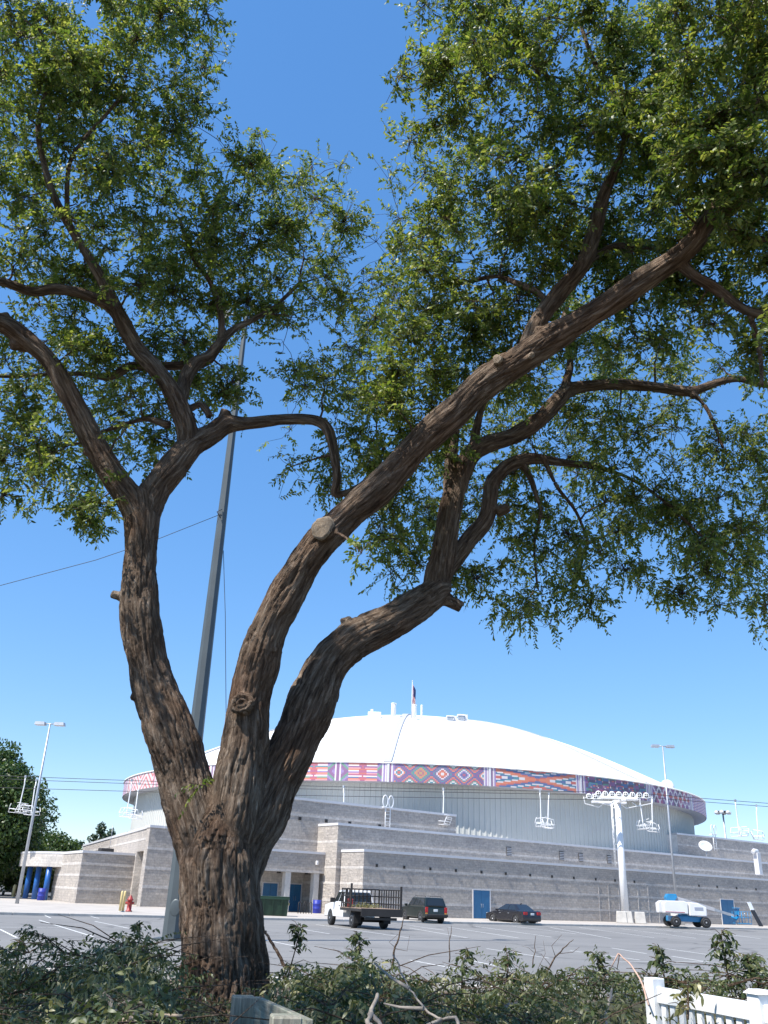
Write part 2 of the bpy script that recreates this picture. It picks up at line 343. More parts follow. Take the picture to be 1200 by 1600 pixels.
def double_door(u0, u1, v, z1, nm='door'):
    f = MB().box(u0-.07, u0, v-.06, v+.02, 0.13, z1).box(u1, u1+.07, v-.06, v+.02, 0.13, z1).box(u0-.07, u1+.07, v-.06, v+.02, z1, z1+.07)
    d = MB().box(u0+.01, (u0+u1)/2-.012, v-.035, v+.01, .15, z1-.01).box((u0+u1)/2+.012, u1-.01, v-.035, v+.01, .15, z1-.01).build(nm, M['bluedoor'], arena)
    f.build('door_frame', M['cap'], d)
    m = (u0+u1)/2
    MB().tube([(m-.1, v-.05, 1.0), (m-.1, v-.1, 1.0), (m-.1, v-.1, 1.3), (m-.1, v-.05, 1.3)], .012, 6).tube([(m+.1, v-.05, 1.0), (m+.1, v-.1, 1.0), (m+.1, v-.1, 1.3), (m+.1, v-.05, 1.3)], .012, 6).build('handle', M['galv'], d)
    return d
double_door(11.15, 13.1, 0, 2.38)
double_door(-2.55, -1.25, 8.2, 2.25); double_door(-5.0, -3.6, 8.2, 2.25)
# blue door behind the lift, found on the wall plane
dq = ray(1139, 1440); o0 = Vector((0, 0, EYE)); tt = (0 - (o0-AO).dot(AV)) / dq.dot(AV); du = ((o0 + dq*tt)-AO).dot(AU)
double_door(du-1.2, du+1.2, 0, 2.6)
# small vents and scuppers
for px in (672, 712, 752, 790, 828, 862, 896, 930, 960, 990, 1090, 1118, 1148, 1178, 588, 631):
    dq = ray(px, 1365); tt = (0-(o0-AO).dot(AV))/dq.dot(AV); u = ((o0+dq*tt)-AO).dot(AU)
    MB().box(u-.1, u+.1, -.06, .03, 3.74, 3.96).build('scupper', M['blacksteel'], arena)
for px in (795, 877, 907, 951):
    dq = ray(px, 1335); tt = (3.3-(o0-AO).dot(AV))/dq.dot(AV); u = ((o0+dq*tt)-AO).dot(AU)
    vf = MB().box(u-.32, u+.32, 3.24, 3.33, 5.55, 6.35).build('vent', M['blacksteel'], arena)
    for k in range(5): MB().box(u-.3, u+.3, 3.215, 3.245, 5.6+k*.15, 5.68+k*.15).build('louvre', M['seam'], vf)
for u in (-9, -6, -3, -.3, 2.2, 5.5): MB().box(u-.13, u+.13, 6.28, 6.38, 7.3, 7.55).build('scupper', M['blacksteel'], arena)
# vertical control joints seen on the right part of the wall
for px in (936, 951, 967, 981, 997, 1013, 1028):
    dq = ray(px, 1400); tt = (0-(o0-AO).dot(AV))/dq.dot(AV); u = ((o0+dq*tt)-AO).dot(AU)
    MB().box(u-.05, u+.05, -.022, .02, .15, 3.5).build('pilaster_strip', M['smoothb'], arena)

# left block, its slanting lit side with a tall doorway, and the low wing
wv = Vector((0.229, 0.973)).normalized(); wnv = Vector((-wv.y, wv.x))
LBK = Vector((-14.1, 11.7))
def lb(s, o=0.0): p = LBK + wv*s + wnv*o; return (p.x, p.y)
lbw = block_wall([lb(.75, -0.8), (-2.0, 12.2), (6, 60), lb(50, -.8)], 0.12, 6.1, [])
def lb_slab(s0, s1, z0, z1, nm='wall', m='split', o0_=-0.8, o1_=0.0):
    return MB().prism([lb(s0, o0_), lb(s1, o0_), lb(s1, o1_), lb(s0, o1_)], z0, z1).build(nm, M[m], arena)
lb_slab(.3, 1.6, .12, 6.1); lb_slab(5.2, 50, .12, 6.1); lb_slab(1.6, 5.2, 4.35, 6.1)
for zb, h in ((1.3, .2), (2.6, .2), (3.9, .2)):
    MB().prism([lb(.3, -.7), lb(1.58, -.7), lb(1.58, .015), lb(.3, .015)], zb, zb+h).build('smooth_course', M['smoothb'], arena)
    MB().prism([lb(5.22, -.5), lb(50, -.5), lb(50, .015), lb(5.22, .015)], zb, zb+h).build('smooth_course', M['smoothb'], arena)
MB().prism([lb(.3, -.7), lb(50, -.7), lb(50, .015), lb(.3, .015)], 5.2, 5.4).build('smooth_course', M['smoothb'], arena)
MB().prism([lb(-.06, -1.2), lb(50, -1.2), lb(50, .07), lb(-.06, .07)], 6.09, 6.3).build('coping', M['cap'], arena)
MB().prism([lb(3.0, -.78), lb(5.15, -.78), lb(5.15, -.7), lb(3.0, -.7)], 2.2, 3.6).build('sign_panel', M['white'], arena)
MB().prism([lb(3.0, -.78), lb(5.15, -.78), lb(5.15, -.72), lb(3.0, -.72)], .13, 2.15).build('side_door', M['blacksteel'], arena)
for zb, h in ((1.5, .2), (2.9, .2), (4.4, .2)): MB().box(-14.215, -2, 11.435, 11.5, zb, zb+h).build('smooth_course', M['smoothb'], arena)
lbf = MB().box(-14.2, -2.0, 11.45, 12.15, .12, 6.1).build('front_wall', M['split'], arena); MB().box(-14.26, -2, 11.39, 12.4, 6.095, 6.29).build('coping', M['cap'], lbf)
wing = block_wall([(-17.4, 17.4), (-12.2, 17.4), (-9, 34), (-14.2, 34), (-16.5, 25.8)], 0.12, 4.05, [(1.15, .2), (2.2, .2), (3.1, .2)])
curve = [(-16.4, 24.4), (-17.5, 26.2), (-18.2, 28.5), (-18.4, 31), (-17.9, 33.6), (-16.8, 36), (-15, 38), (-12, 39), (-9.5, 33), (-14.3, 33)]
ent = MB().prism(curve, 2.95, 4.06).build('entrance_canopy', M['smoothb'], arena)
MB().prism([(x-.03 if x < -10 else x, y) for x, y in curve], 4.06, 4.24).build('coping', M['cap'], ent)
MB().prism([(-15.2, 28.5), (-9, 28.5), (-9, 38), (-13.2, 38)], .12, 2.94).build('entrance_glass', M['glass'], arena)
for u, v in ((-17.15, 26.4), (-17.3, 29), (-17.45, 31.2)): MB().lathe([(.25, .12), (.25, 2.95)], (u, v, 0), 16).build('blue_column', M['bluecol'], arena)

# drum of ribbed siding
n_r = 420; vs = []; fs = []
for i in range(n_r):
    a0 = 2*PI*i/n_r
    for fr, dr in ((0.0, 0.0), (0.62, 0.0), (0.70, 0.09), (0.92, 0.09)):
        a = a0 + fr*2*PI/n_r; r_ = RD+dr
        vs.append((UC+r_*math.sin(a), VC-r_*math.cos(a), 5.0)); vs.append((UC+r_*math.sin(a), VC-r_*math.cos(a), ZF0+.3))
k = len(vs)//2
MB().add(vs, [(2*i, 2*((i+1) % k), 2*((i+1) % k)+1, 2*i+1) for i in range(k)]).build('drum_siding', M['siding'], arena)
def arc(rad, z, a0=0, a1=360, n=144): return [(UC+rad*math.sin(R(a0+(a1-a0)*i/n)), VC-rad*math.cos(R(a0+(a1-a0)*i/n)), z) for i in range(n+(1 if a1-a0 < 360 else 0))]
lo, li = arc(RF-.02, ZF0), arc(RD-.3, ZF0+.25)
MB().add(lo+li, [(i, (i+1) % 144, 144+(i+1) % 144, 144+i) for i in range(144)]).build('soffit', plain('dark_soffit_paint', (.25, .24, .24), .8), arena)  # soffit ring in one even dark grey
MB().lathe([(RF-.04, ZF0+.01), (RF-.04, ZF1-.02)], (UC, VC, 0), 144).build('fascia_backing', M['seam'], arena)

# printed fascia panels: woven patterns, one coloured cell per mesh face
m_f, nt_f, bs_f = nodes_of('fascia_print'); ca = N(nt_f, 'ShaderNodeVertexColor', layer_name='Col')
nt_f.links.new(ca.outputs[0], bs_f.inputs['Base Color']); bs_f.inputs['Roughness'].default_value = 0.55
PK = {'r': (.50,.085,.06), 'o': (.62,.16,.07), 'p': (.2,.06,.2), 't': (.03,.2,.26), 'b': (.04,.1,.26), 'w': (.66,.6,.6), 'g': (.08,.25,.16), 'm': (.36,.06,.15), 'k': (.09,.04,.1), 'l': (.62,.25,.27), 'y': (.4,.25,.1), 'v': (.26,.16,.38)}
PK = {k: tuple(x*.82+.075 for x in c) for k, c in PK.items()}
NX, NY = 66, 14
def cell(kind, i, j):
    yc = abs(j-6.5)
    if i < 4 or i >= NX-4: return 'wpwv'[i % 4] if kind != 5 else 'lwml'[i % 4]
    if kind == 0:
        h = NX//2; q = i % h; e = min(q, h-1-q)
        if e < 2: return 'pw'[e]
        if e < 7: return 'gvp'[int((yc + e) // 2.2) % 3]
        if abs(q-h//2) < 3 - yc % 4*.6: return 'mr'[int(yc) % 2]
        return ['o','l','w','t','o','l','w','v','o','l','w','g','o','l'][j] if i < h else ['l','o','w','p','l','o','w','v','l','m','w','b','o','l'][j]
    if kind == 1:
        P = 14; q = i % P; d = abs(q-6.5) + yc; d2 = abs((i+7) % P-6.5) + (6.5-yc)
        k_ = (i//P) % 4
        if d < 6.8: return [['w','r','t','w','o','b','p'],['g','y','m','y','o','t','g'],['b','w','o','r','w','p','t'],['w','m','b','v','w','t','o']][k_][int(d)]
        return ['t','w','g','m','o','b','p'][int(d2) % 7]
    if kind == 2:
        h = NX//2; x = i if i < h else NX-1-i
        s = int((x + int(yc)*5)//4)
        return 'rrwbtwoorbbwt'[s % 13]
    if kind == 3:
        q = (i + 5*(j//4)) % 12; e = j % 5
        if e == 0 and q < 7: return 'rtgm'[(i//12 + j//5) % 4]
        if q in (0, 6) and e < 4: return 'lwtg'[(i//12+j) % 4]
        if 2 < q < 5 and e == 2: return 'ro'[(i//12) % 2]
        return 'kpkb'[(i//6 + j//3) % 4]
    if kind == 4:
        q = abs(i % 8 - 3.5); jj = j % 7
        if abs(q - (jj if j < 7 else 6-jj)*.6) < .8: return 'w'
        if j in (6, 7): return 'r'
        return 'pkmp'[(i//8 + j//7) % 4]
    if kind == 5:
        s = (i + (j if (i//12) % 2 else 13-j)*1) % 6
        return 'wwlrlw'[s]
    if kind == 6: return 'vwpl'[((i + j) // 2 + (i-j)//3) % 4]
ORDER = {-7: 3, -6: 4, -5: 6, -4: 5, -3: 5, -2: 1, -1: 0, 0: 1, 1: 2, 2: 3, 3: 4, 4: 6, 5: 5}
for pnl in range(-12, 12):
    kind = ORDER.get(pnl, pnl % 7 if pnl % 7 < 6 else 1); a0 = -5.8 + 15*pnl; vs = []; fs = []; cs = []
    for j in range(NY+1):
        z = ZF1 + (ZF0-ZF1)*j/NY
        for i in range(NX+1):
            a = R(a0 + 15*i/NX); rr = RF + 0.0
            vs.append((UC + rr*math.sin(a-ARZ), VC - rr*math.cos(a-ARZ), z))
    for j in range(NY):
        for i in range(NX):
            b = j*(NX+1)+i; fs.append((b, b+NX+1, b+NX+2, b+1)); cs.append(PK[cell(kind, i, j)])
    me = bpy.data.meshes.new('fascia_panel'); me.from_pydata(vs, [], fs); me.materials.append(m_f)
    ca_ = me.color_attributes.new('Col', 'FLOAT_COLOR', 'CORNER')
    ca_.data.foreach_set('color', np.repeat(np.array([(*c, 1) for c in cs], dtype=np.float32), 4, axis=0).ravel())
    link('fascia_panel', me, arena)
    a = R(a0) - ARZ
    b_ = MB().box(-.12, .12, -.06, .03, ZF0-.03, ZF1+.03).build('fascia_joint', M['cap'], arena)
    b_.location = (UC+RF*math.sin(a), VC-RF*math.cos(a), 0); b_.rotation_euler = (0, 0, a)

# dome roof and its grey walkways
def zdome(r_):
    t = min(1, r_/(RF+.1)); return ZF1-.15 + (26.9-ZF1)*(1-t**2.2)**1.2
prof = [(RF+.12, ZF1-.06), (RF+.12, ZF1+.05)] + [((RF+.05)*math.cos(PI/2*i/40), 0) for i in range(1, 40)]
prof = [(r_, (z if k < 2 else zdome(r_)+.05)) for k, (r_, z) in enumerate(prof)] + [(0.02, 26.82)]
MB().lathe(prof, (UC, VC, 0), 144).build('dome_roof', M['roofw'], arena)
for q in range(8):
    a = R(-6.0 + 45*q) - ARZ; vs = []; fs = []
    for i in range(25):
        r_ = 4 + (RF-4.1)*i/24; z = zdome(r_)+.05
        for s_, dz in ((-.42, 0.0), (-.42, .18), (.42, .18), (.42, 0.0)):
            vs.append((UC+r_*math.sin(a)+s_*math.cos(a), VC-r_*math.cos(a)+s_*math.sin(a), z+dz))
        if i: fs += [(4*i-4+k, 4*i+k, 4*i+(k+1) % 4, 4*i-4+(k+1) % 4) for k in range(4)]
    MB().add(vs, fs).build('roof_walkway', M['seam'], arena)

def on_dome(px, py):                    # first hit of the pixel ray with the dome
    d = ray(px, py).normalized(); c = W(UC, VC); best = None
    for t in np.arange(90, 190, .25):
        p = Vector((0, 0, EYE)) + d*t; r_ = math.hypot(p.x-c.x, p.y-c.y)
        if r_ < RF and p.z <= zdome(r_)+.05: return p
    p = Vector((0, 0, EYE)) + d*((c.y)/d.y); p.z = zdome(math.hypot(p.x-c.x, p.y-c.y)); return p
def vert_h(p, py):                      # height of a vertical from p up to image row py
    d = 0
    lo_, hi_ = 0, 40
    for _ in range(40):
        h = (lo_+hi_)/2; q = p + Vector((0, 0, h)); z = depth_of(q); y = 800 - FPX*(q-Vector((0, 0, EYE))).dot(cu)/z
        if y > py: lo_ = h
        else: hi_ = h
    return lo_
def sheath(name, lab, px, pb, pt, r_, m='white', cat='vent pipe', grp=None):
    p = on_dome(px, pb); h = vert_h(p, pt); t = thing(name, lab, cat, p, 0, grp)
    MB().lathe([(r_, -.3), (r_, h-.12), (r_*1.0, h)], (0, 0, 0), 14).build('pipe', M[m], t)
    MB().lathe([(r_*1.15, h), (r_*1.15, h+.1), (.02, h+.16)], (0, 0, 0), 14).build('rim', M[m], t)
    MB().lathe([(r_*1.6, -.3), (r_*1.6, .12), (r_*1.1, .2)], (0, 0, 0), 14).build('flashing', M[m], t)
sheath('vent_pipe', 'tall white pipe on the dome top left of the flagpole', 614.5, 1123, 1100, .33)
sheath('vent_pipe', 'white pipe right beside the foot of the dome flagpole', 647, 1125, 1102, .3)
sheath('antenna_mast', 'thin white mast on the dome, right of the flagpole', 658.5, 1126, 1103, .14, 'white', 'antenna')
p = on_dome(585, 1122); t = thing('roof_unit', 'white box unit on the dome top, leftmost of the roof fittings', 'roof unit', p)
MB().box(-.9, .9, -.6, .6, -.4, .75).build('housing', M['white'], t, .05); MB().box(-.55, -.2, -.2, .2, .75, 1.15).build('cowl', M['white'], t, .03)
for px, pt, lab in ((703, 1119, 'small grey vent on the dome, left one of the right pair'), (720, 1117, 'small grey vent on the dome, rightmost roof fitting on top')):
    p = on_dome(px, 1126); t = thing('roof_vent', lab, 'roof vent', p); h = vert_h(p, pt)
    MB().box(-.4, .4, -.4, .4, -.4, h*.8).build('housing', M['galv'], t, .03); MB().box(-.5, .5, -.5, .5, h*.8, h).build('lid', M['white'], t, .03)
    MB().box(.5, .95, -.2, .2, -.4, h*1.05).build('stack', M['cap'], t, .03)
p = on_dome(643, 1124); h = vert_h(p, 1065)
t = thing('flagpole', 'slender flagpole at the dome summit', 'flagpole', p)
MB().tube([(0, 0, -.3), (0, 0, h)], [.09, .04], 8).build('pole', M['cap'], t); MB().lathe([(.02, h), (.1, h+.08), (.02, h+.17)], (0, 0, 0), 10).build('finial', M['cap'], t)
fl = thing('flag', 'limp red, white and blue flag hanging on the dome flagpole', 'flag', p)
fh = h*.52; vs = []; fs = []; mi = []
for i in range(13):
    for j in range(22):
        x = .06 + .035*i + .012*math.sin(j*.5+i); y = .11*math.sin(i*1.9 + j*.22)*(0.35+i/14); z = h*.93 - fh*j/21 - .06*i + .02*math.sin(i*2.1)
        vs.append((x, y, z))
for i in range(12):
    for j in range(21): fs.append((i*22+j, i*22+j+1, i*22+22+j+1, i*22+22+j)); mi.append(0 if j < 11 and i > 2 else (1 if i % 2 else 2))
fm = MB(); fm.v = vs; fm.f = fs; fm.m = mi; fm.sm = [True]*len(fs)
fm.build('cloth', [plain('flag_blue', (.03, .05, .16), .8), plain('flag_red', (.45, .04, .06), .8), plain('flag_white', (.7, .68, .68), .8)], fl)
# radome ball at the right shoulder of the roof
p = at(1044, 1229, 132); t = thing('radome', 'white round dish on the right shoulder of the dome', 'dish', p)
MB().lathe([(.05, -.12), (.6, -.1), (.95, .12), (1.02, .3), (.9, .34), (.02, .1)], (0, 0, 0), 20, 'y').build('dish', M['white'], t)
MB().tube([(0, .1, -2.6), (0, .1, -.2)], .08, 8).build('post', M['galv'], t)

# roof ladders with looped hand rails
def roof_ladder(px, pyb, pyt, v, lab):
    d = ray(px, pyb); tt = (v-(o0-AO).dot(AV))/d.dot(AV); p = o0 + d*tt; h = vert_h(p, pyt)
    t = thing('roof_ladder', lab, 'ladder', p, ARZ)
    hr = h*0.62
    for s in (-1, 1):
        MB().tube([(s*.27, -.12, -.1), (s*.27, -.12, hr)], .045, 6).build('rail', M['white'], t)
        pts = [(s*.33 + .27*math.sin(a), -.12, hr + (h-hr)*.5*(1-math.cos(a))) for a in np.linspace(0, 2*PI, 17)]
        MB().tube(pts, .045, 6).build('hand_loop', M['white'], t)
    for k in range(int(hr/.3)): MB().tube([(-.27, -.12, .15+k*.3), (.27, -.12, .15+k*.3)], .025, 5).build('rung', M['white'], t)
    MB().box(-.55, .55, -.2, .2, hr-.05, hr+.02).build('step', M['white'], t)
roof_ladder(604, 1292, 1243, 6.2, 'white ladder with two looped rails above the entrance block')
roof_ladder(1117, 1328, 1289, 8.4, 'white ladder with looped rails at the right end of the roof')
d = ray(1102, 1322); tt = (6.5-(o0-AO).dot(AV))/d.dot(AV); p = o0+d*tt
t = thing('satellite_dish', 'white oval satellite dish on the right roof terrace', 'satellite dish', p)
MB().lathe([(.02, .14), (.45, .06), (.72, -.08), (.75, -.05), (.45, .1), (.02, .2)], (0, 0, 0), 22, 'y').build('dish', M['white'], t); MB().tube([(0, .1, -.1), (0, .3, -1.7)], .05, 6).build('mast', M['galv'], t); MB().tube([(0, -.05, -.6), (0, -.55, -.1)], .03, 5).build('feed_arm', M['galv'], t)
t.rotation_euler = (R(-18), 0, R(15)); t.scale = (1.25, 1, .85)
d = ray(1186, 1364); tt = (1.6-(o0-AO).dot(AV))/d.dot(AV); p = o0+d*tt; h = vert_h(p, 1331)
t = thing('vent_duct', 'white upright duct with hooked hood on the right roof ledge', 'duct', p, ARZ)
MB().box(-.35, .35, -.3, .3, -.2, h-.1).build('shaft', M['cap'], t, .03); MB().tube([(.2, 0, h-.2), (.1, 0, h+.1), (-.5, 0, h+.12), (-.8, 0, h-.12)], .22, 10).build('hood', M['white'], t)
p = gnd(1190, 1447.5, .13); t = thing('leaning_panel', 'narrow white-topped board leaning at the wall near the right edge', 'panel', p, ARZ)
MB().hexa([(-.35, 0, 0), (.35, 0, 0), (.35, .08, 0), (-.35, .08, 0)], [(-.75, .9, 2.2), (-.05, .9, 2.2), (-.05, .98, 2.2), (-.75, .98, 2.2)]).build('board', M['blacksteel'], t)
MB().hexa([(-.66, .62, 1.5), (.04, .62, 1.5), (.04, .66, 1.5), (-.66, .66, 1.5)], [(-.8, .86, 2.3), (-.1, .86, 2.3), (-.1, .89, 2.3), (-.8, .89, 2.3)]).build('top_sheet', M['white'], t)
# terrace railings and floodlight on the left roof
t = thing('rooftop_ac_unit', 'dark box unit on the low left roof', 'roof unit', W(-14.3, 20.5, 4.05), ARZ)
MB().box(-.6, .6, -.4, .4, .0, .55).build('housing', M['blacksteel'], t, .04); MB().tube([(.3, 0, .5), (.3, 0, 2.6)], .02, 5).build('conduit', M['galv'], t)
t = thing('wall_lamp', 'small white wall lamp on the entrance canopy beam', 'wall lamp', W(-1.9, 4.98, 3.9), ARZ)
MB().box(-.1, .1, -.16, 0, -.12, .2).build('housing', M['white'], t, .03); MB().box(-.08, .08, -.2, -.16, -.1, .05).build('lens', M['cap'], t)
# ------------------------------------------------------------------ vehicles
def paint(name, c, rough=0.3, metal=0.0): return plain(name, c, rough, metal, 0.05, 1.5, 0, 0.6)
def wheel(t, x, y, r_, w, rim='galv'):
    s = 1 if y > 0 else -1
    tw = MB().lathe([(r_*.62, -w/2), (r_*.93, -w/2), (r_, -w/2+.03), (r_, w/2-.03), (r_*.93, w/2), (r_*.62, w/2)], (0, 0, 0), 22, 'y').build('wheel', M['dark'], t)
    tw.location = (x, y, r_)
    MB().lathe([(r_*.63, s*(w/2-.05)), (r_*.6, s*(w/2+.004)), (r_*.5, s*(w/2-.02)), (r_*.2, s*(w/2-.005)), (.02, s*(w/2+.01))], (0, 0, 0), 22, 'y').build('rim', M[rim], tw)
def arch_profile(L0, L1, top, wheels, zb, r_):
    """closed side outline: bottom from rear L0 to front L1 with wheel arches, then top points front to rear"""
    pts = [(L0, zb)]
    for wx in sorted(wheels):
        for a in np.linspace(PI, 0, 9): pts.append((wx + r_*math.cos(a), max(zb, zb*0 + (r_*.86) + r_*math.sin(a)*0.98 - r_*.0) if 0 < a < PI else zb))
    pts.append((L1, zb)); return pts + top
def body_from(profile, w, t, mat, name='body', bev=.05):
    return MB().side(profile, -w/2, w/2).build(name, mat, t, bev, 2)
def greenhouse(t, bot, top, wb, wt, mat, name='cabin'):
    """bot/top: (x_rear, x_front, z)"""
    b = [(bot[0], -wb/2, bot[2]), (bot[1], -wb/2, bot[2]), (bot[1], wb/2, bot[2]), (bot[0], wb/2, bot[2])]
    q = [(top[0], -wt/2, top[2]), (top[1], -wt/2, top[2]), (top[1], wt/2, top[2]), (top[0], wt/2, top[2])]
    c = MB().hexa(b, q).build(name, mat, t, .06, 2)
    V_ = lambda p: Vector(p)
    def pane(i, j, s0, s1, h0, h1):
        A, B_, C, D = V_(b[i]), V_(b[j]), V_(q[j]), V_(q[i])
        f = lambda s, h: (A.lerp(B_, s)).lerp(D.lerp(C, s), h)
        P = [f(s0, h0), f(s1, h0), f(s1, h1), f(s0, h1)]
        n = (P[1]-P[0]).cross(P[3]-P[0]).normalized(); ctr = sum((V_(x) for x in b+q), Vector())/8
        if n.dot(P[0]-ctr) < 0: n = -n
        MB().hexa([p-n*.02 for p in P], [p+n*.012 for p in P]).build('window', M['glass'], c)
    return c, pane
def lamp(t, x, y, z, sx, sy, sz, mat, name): return MB().box(x-sx/2, x+sx/2, y-sy/2, y+sy/2, z-sz/2, z+sz/2).build(name, mat, t, .015)
tail = plain('tail_lamp_red', (.4, .015, .02), .2, 0, .05); amber = plain('amber_lens', (.6, .25, .04), .2); clear = plain('clear_lens', (.6, .6, .62), .15); plate = plain('number_plate', (.6, .62, .64), .4)

# dark green boxy SUV
def suv(loc, rz):
    t = thing('parked_suv', 'dark green boxy SUV parked between the flatbed truck and the sedan', 'car', loc, rz); P = paint('dark_green_paint', (.008, .014, .011))
    top = [(2.05, .55), (2.08, .95), (1.0, 1.06), (-1.95, 1.06), (-2.05, .95), (-2.08, .5)]
    b = body_from(arch_profile(-2.08, 2.05, top, (-1.28, 1.3), .36, .4), 1.74, t, P)
    c, pane = greenhouse(t, (-2.0, .95, 1.04), (-1.8, .35, 1.63), 1.68, 1.36, P)
    for i, j in ((0, 1), (3, 2)):
        pane(i, j, .06, .32, .14, .82); pane(i, j, .36, .62, .14, .84); pane(i, j, .66, .93, .14, .84)
    pane(3, 0, .1, .9, .16, .86); pane(1, 2, .06, .94, .1, .9)
    MB().box(-2.24, -2.02, -.85, .85, .42, .6).build('rear_bumper', M['dark'], t, .04); MB().box(2.0, 2.2, -.85, .85, .4, .6).build('front_bumper', M['dark'], t, .04)
    for s in (-1, 1):
        lamp(t, -2.08, s*.74, .86, .06, .2, .34, tail, 'tail_light'); lamp(t, -2.085, s*.74, .63, .05, .18, .08, amber, 'reflector')
        wheel(t, -1.28, s*.74, .37, .23, 'galv'); wheel(t, 1.3, s*.74, .37, .23, 'galv'); lamp(t, .82, s*.98, 1.12, .14, .2, .16, P, 'mirror')
        for x in (-.35, .62): lamp(t, x, s*.885, .92, .14, .03, .04, M['dark'], 'door_handle')
        MB().tube([(-1.6, s*.6, 1.66), (-1.5, s*.6, 1.72), (.1, s*.6, 1.72), (.2, s*.6, 1.66)], .02, 6).build('roof_rail', M['dark'], t)
        lamp(t, 2.06, s*.6, .78, .06, .26, .2, clear, 'headlight')
    lamp(t, -2.09, 0.05, .82, .04, .32, .16, plate, 'number_plate'); MB().box(-2.0, -1.97, -.5, .5, 1.1, 1.13).build('wiper', M['dark'], t)
    MB().box(-1.8, 1.8, -.6, .6, .25, .4).build('underbody', M['dark'], t)
hd = math.atan2(.92, -.38)
def place_by_rear(px, py, off, rz): g = gnd(px, py, 0.0); return g + Vector((math.cos(rz), math.sin(rz), 0))*off
suv(place_by_rear(673.5, 1442.6, 1.28, hd), hd)

def sedan(loc, rz):
    t = thing('parked_sedan', 'black four-door sedan parked right of the blue wall door', 'car', loc, rz); P = paint('black_paint', (.016, .016, .02), .22)
    top = [(2.2, .5), (2.15, .72), (1.2, .9), (-1.6, 1.0), (-2.2, .98), (-2.28, .6)]
    body_from(arch_profile(-2.26, 2.2, top, (-1.35, 1.36), .26, .37), 1.78, t, P, 'body', .07)
    c, pane = greenhouse(t, (-1.75, 1.05, .94), (-1.0, .1, 1.42), 1.66, 1.2, P)
    for i, j in ((0, 1), (3, 2)): pane(i, j, .1, .46, .14, .84); pane(i, j, .5, .9, .14, .84)
    pane(3, 0, .07, .93, .1, .92); pane(1, 2, .06, .94, .1, .92)
    MB().box(-2.33, -2.1, -.84, .84, .3, .55).build('rear_bumper', P, t, .06, 2)
    for s in (-1, 1):
        lamp(t, -2.25, s*.66, .8, .1, .36, .2, tail, 'tail_light'); lamp(t, 2.12, s*.66, .66, .16, .3, .16, clear, 'headlight')
        wheel(t, -1.35, s*.78, .33, .22, 'cap'); wheel(t, 1.36, s*.78, .33, .22, 'cap'); lamp(t, .75, s*.98, .98, .12, .18, .12, P, 'mirror')
        for x in (-.55, .45): lamp(t, x, s*.9, .78, .18, .03, .03, M['galv'], 'door_handle')
        MB().tube([(-2.3, s*.5, .24), (-2.1, s*.5, .25)], .035, 8).build('exhaust', M['galv'], t)
    lamp(t, -2.29, 0, .76, .04, .34, .15, plate, 'number_plate'); MB().box(-1.9, 2, -.7, .7, .18, .3).build('underbody', M['dark'], t)
    MB().hexa([(-1.05, -.03, 1.42), (-.9, -.03, 1.42), (-.9, .03, 1.42), (-1.05, .03, 1.42)], [(-1.08, -.01, 1.5), (-1.0, -.01, 1.5), (-1.0, .01, 1.5), (-1.08, .01, 1.5)]).build('antenna', P, t)
hd2 = math.atan2(.85, -.53)
sedan(place_by_rear(819.5, 1445.2, 1.35, hd2), hd2)

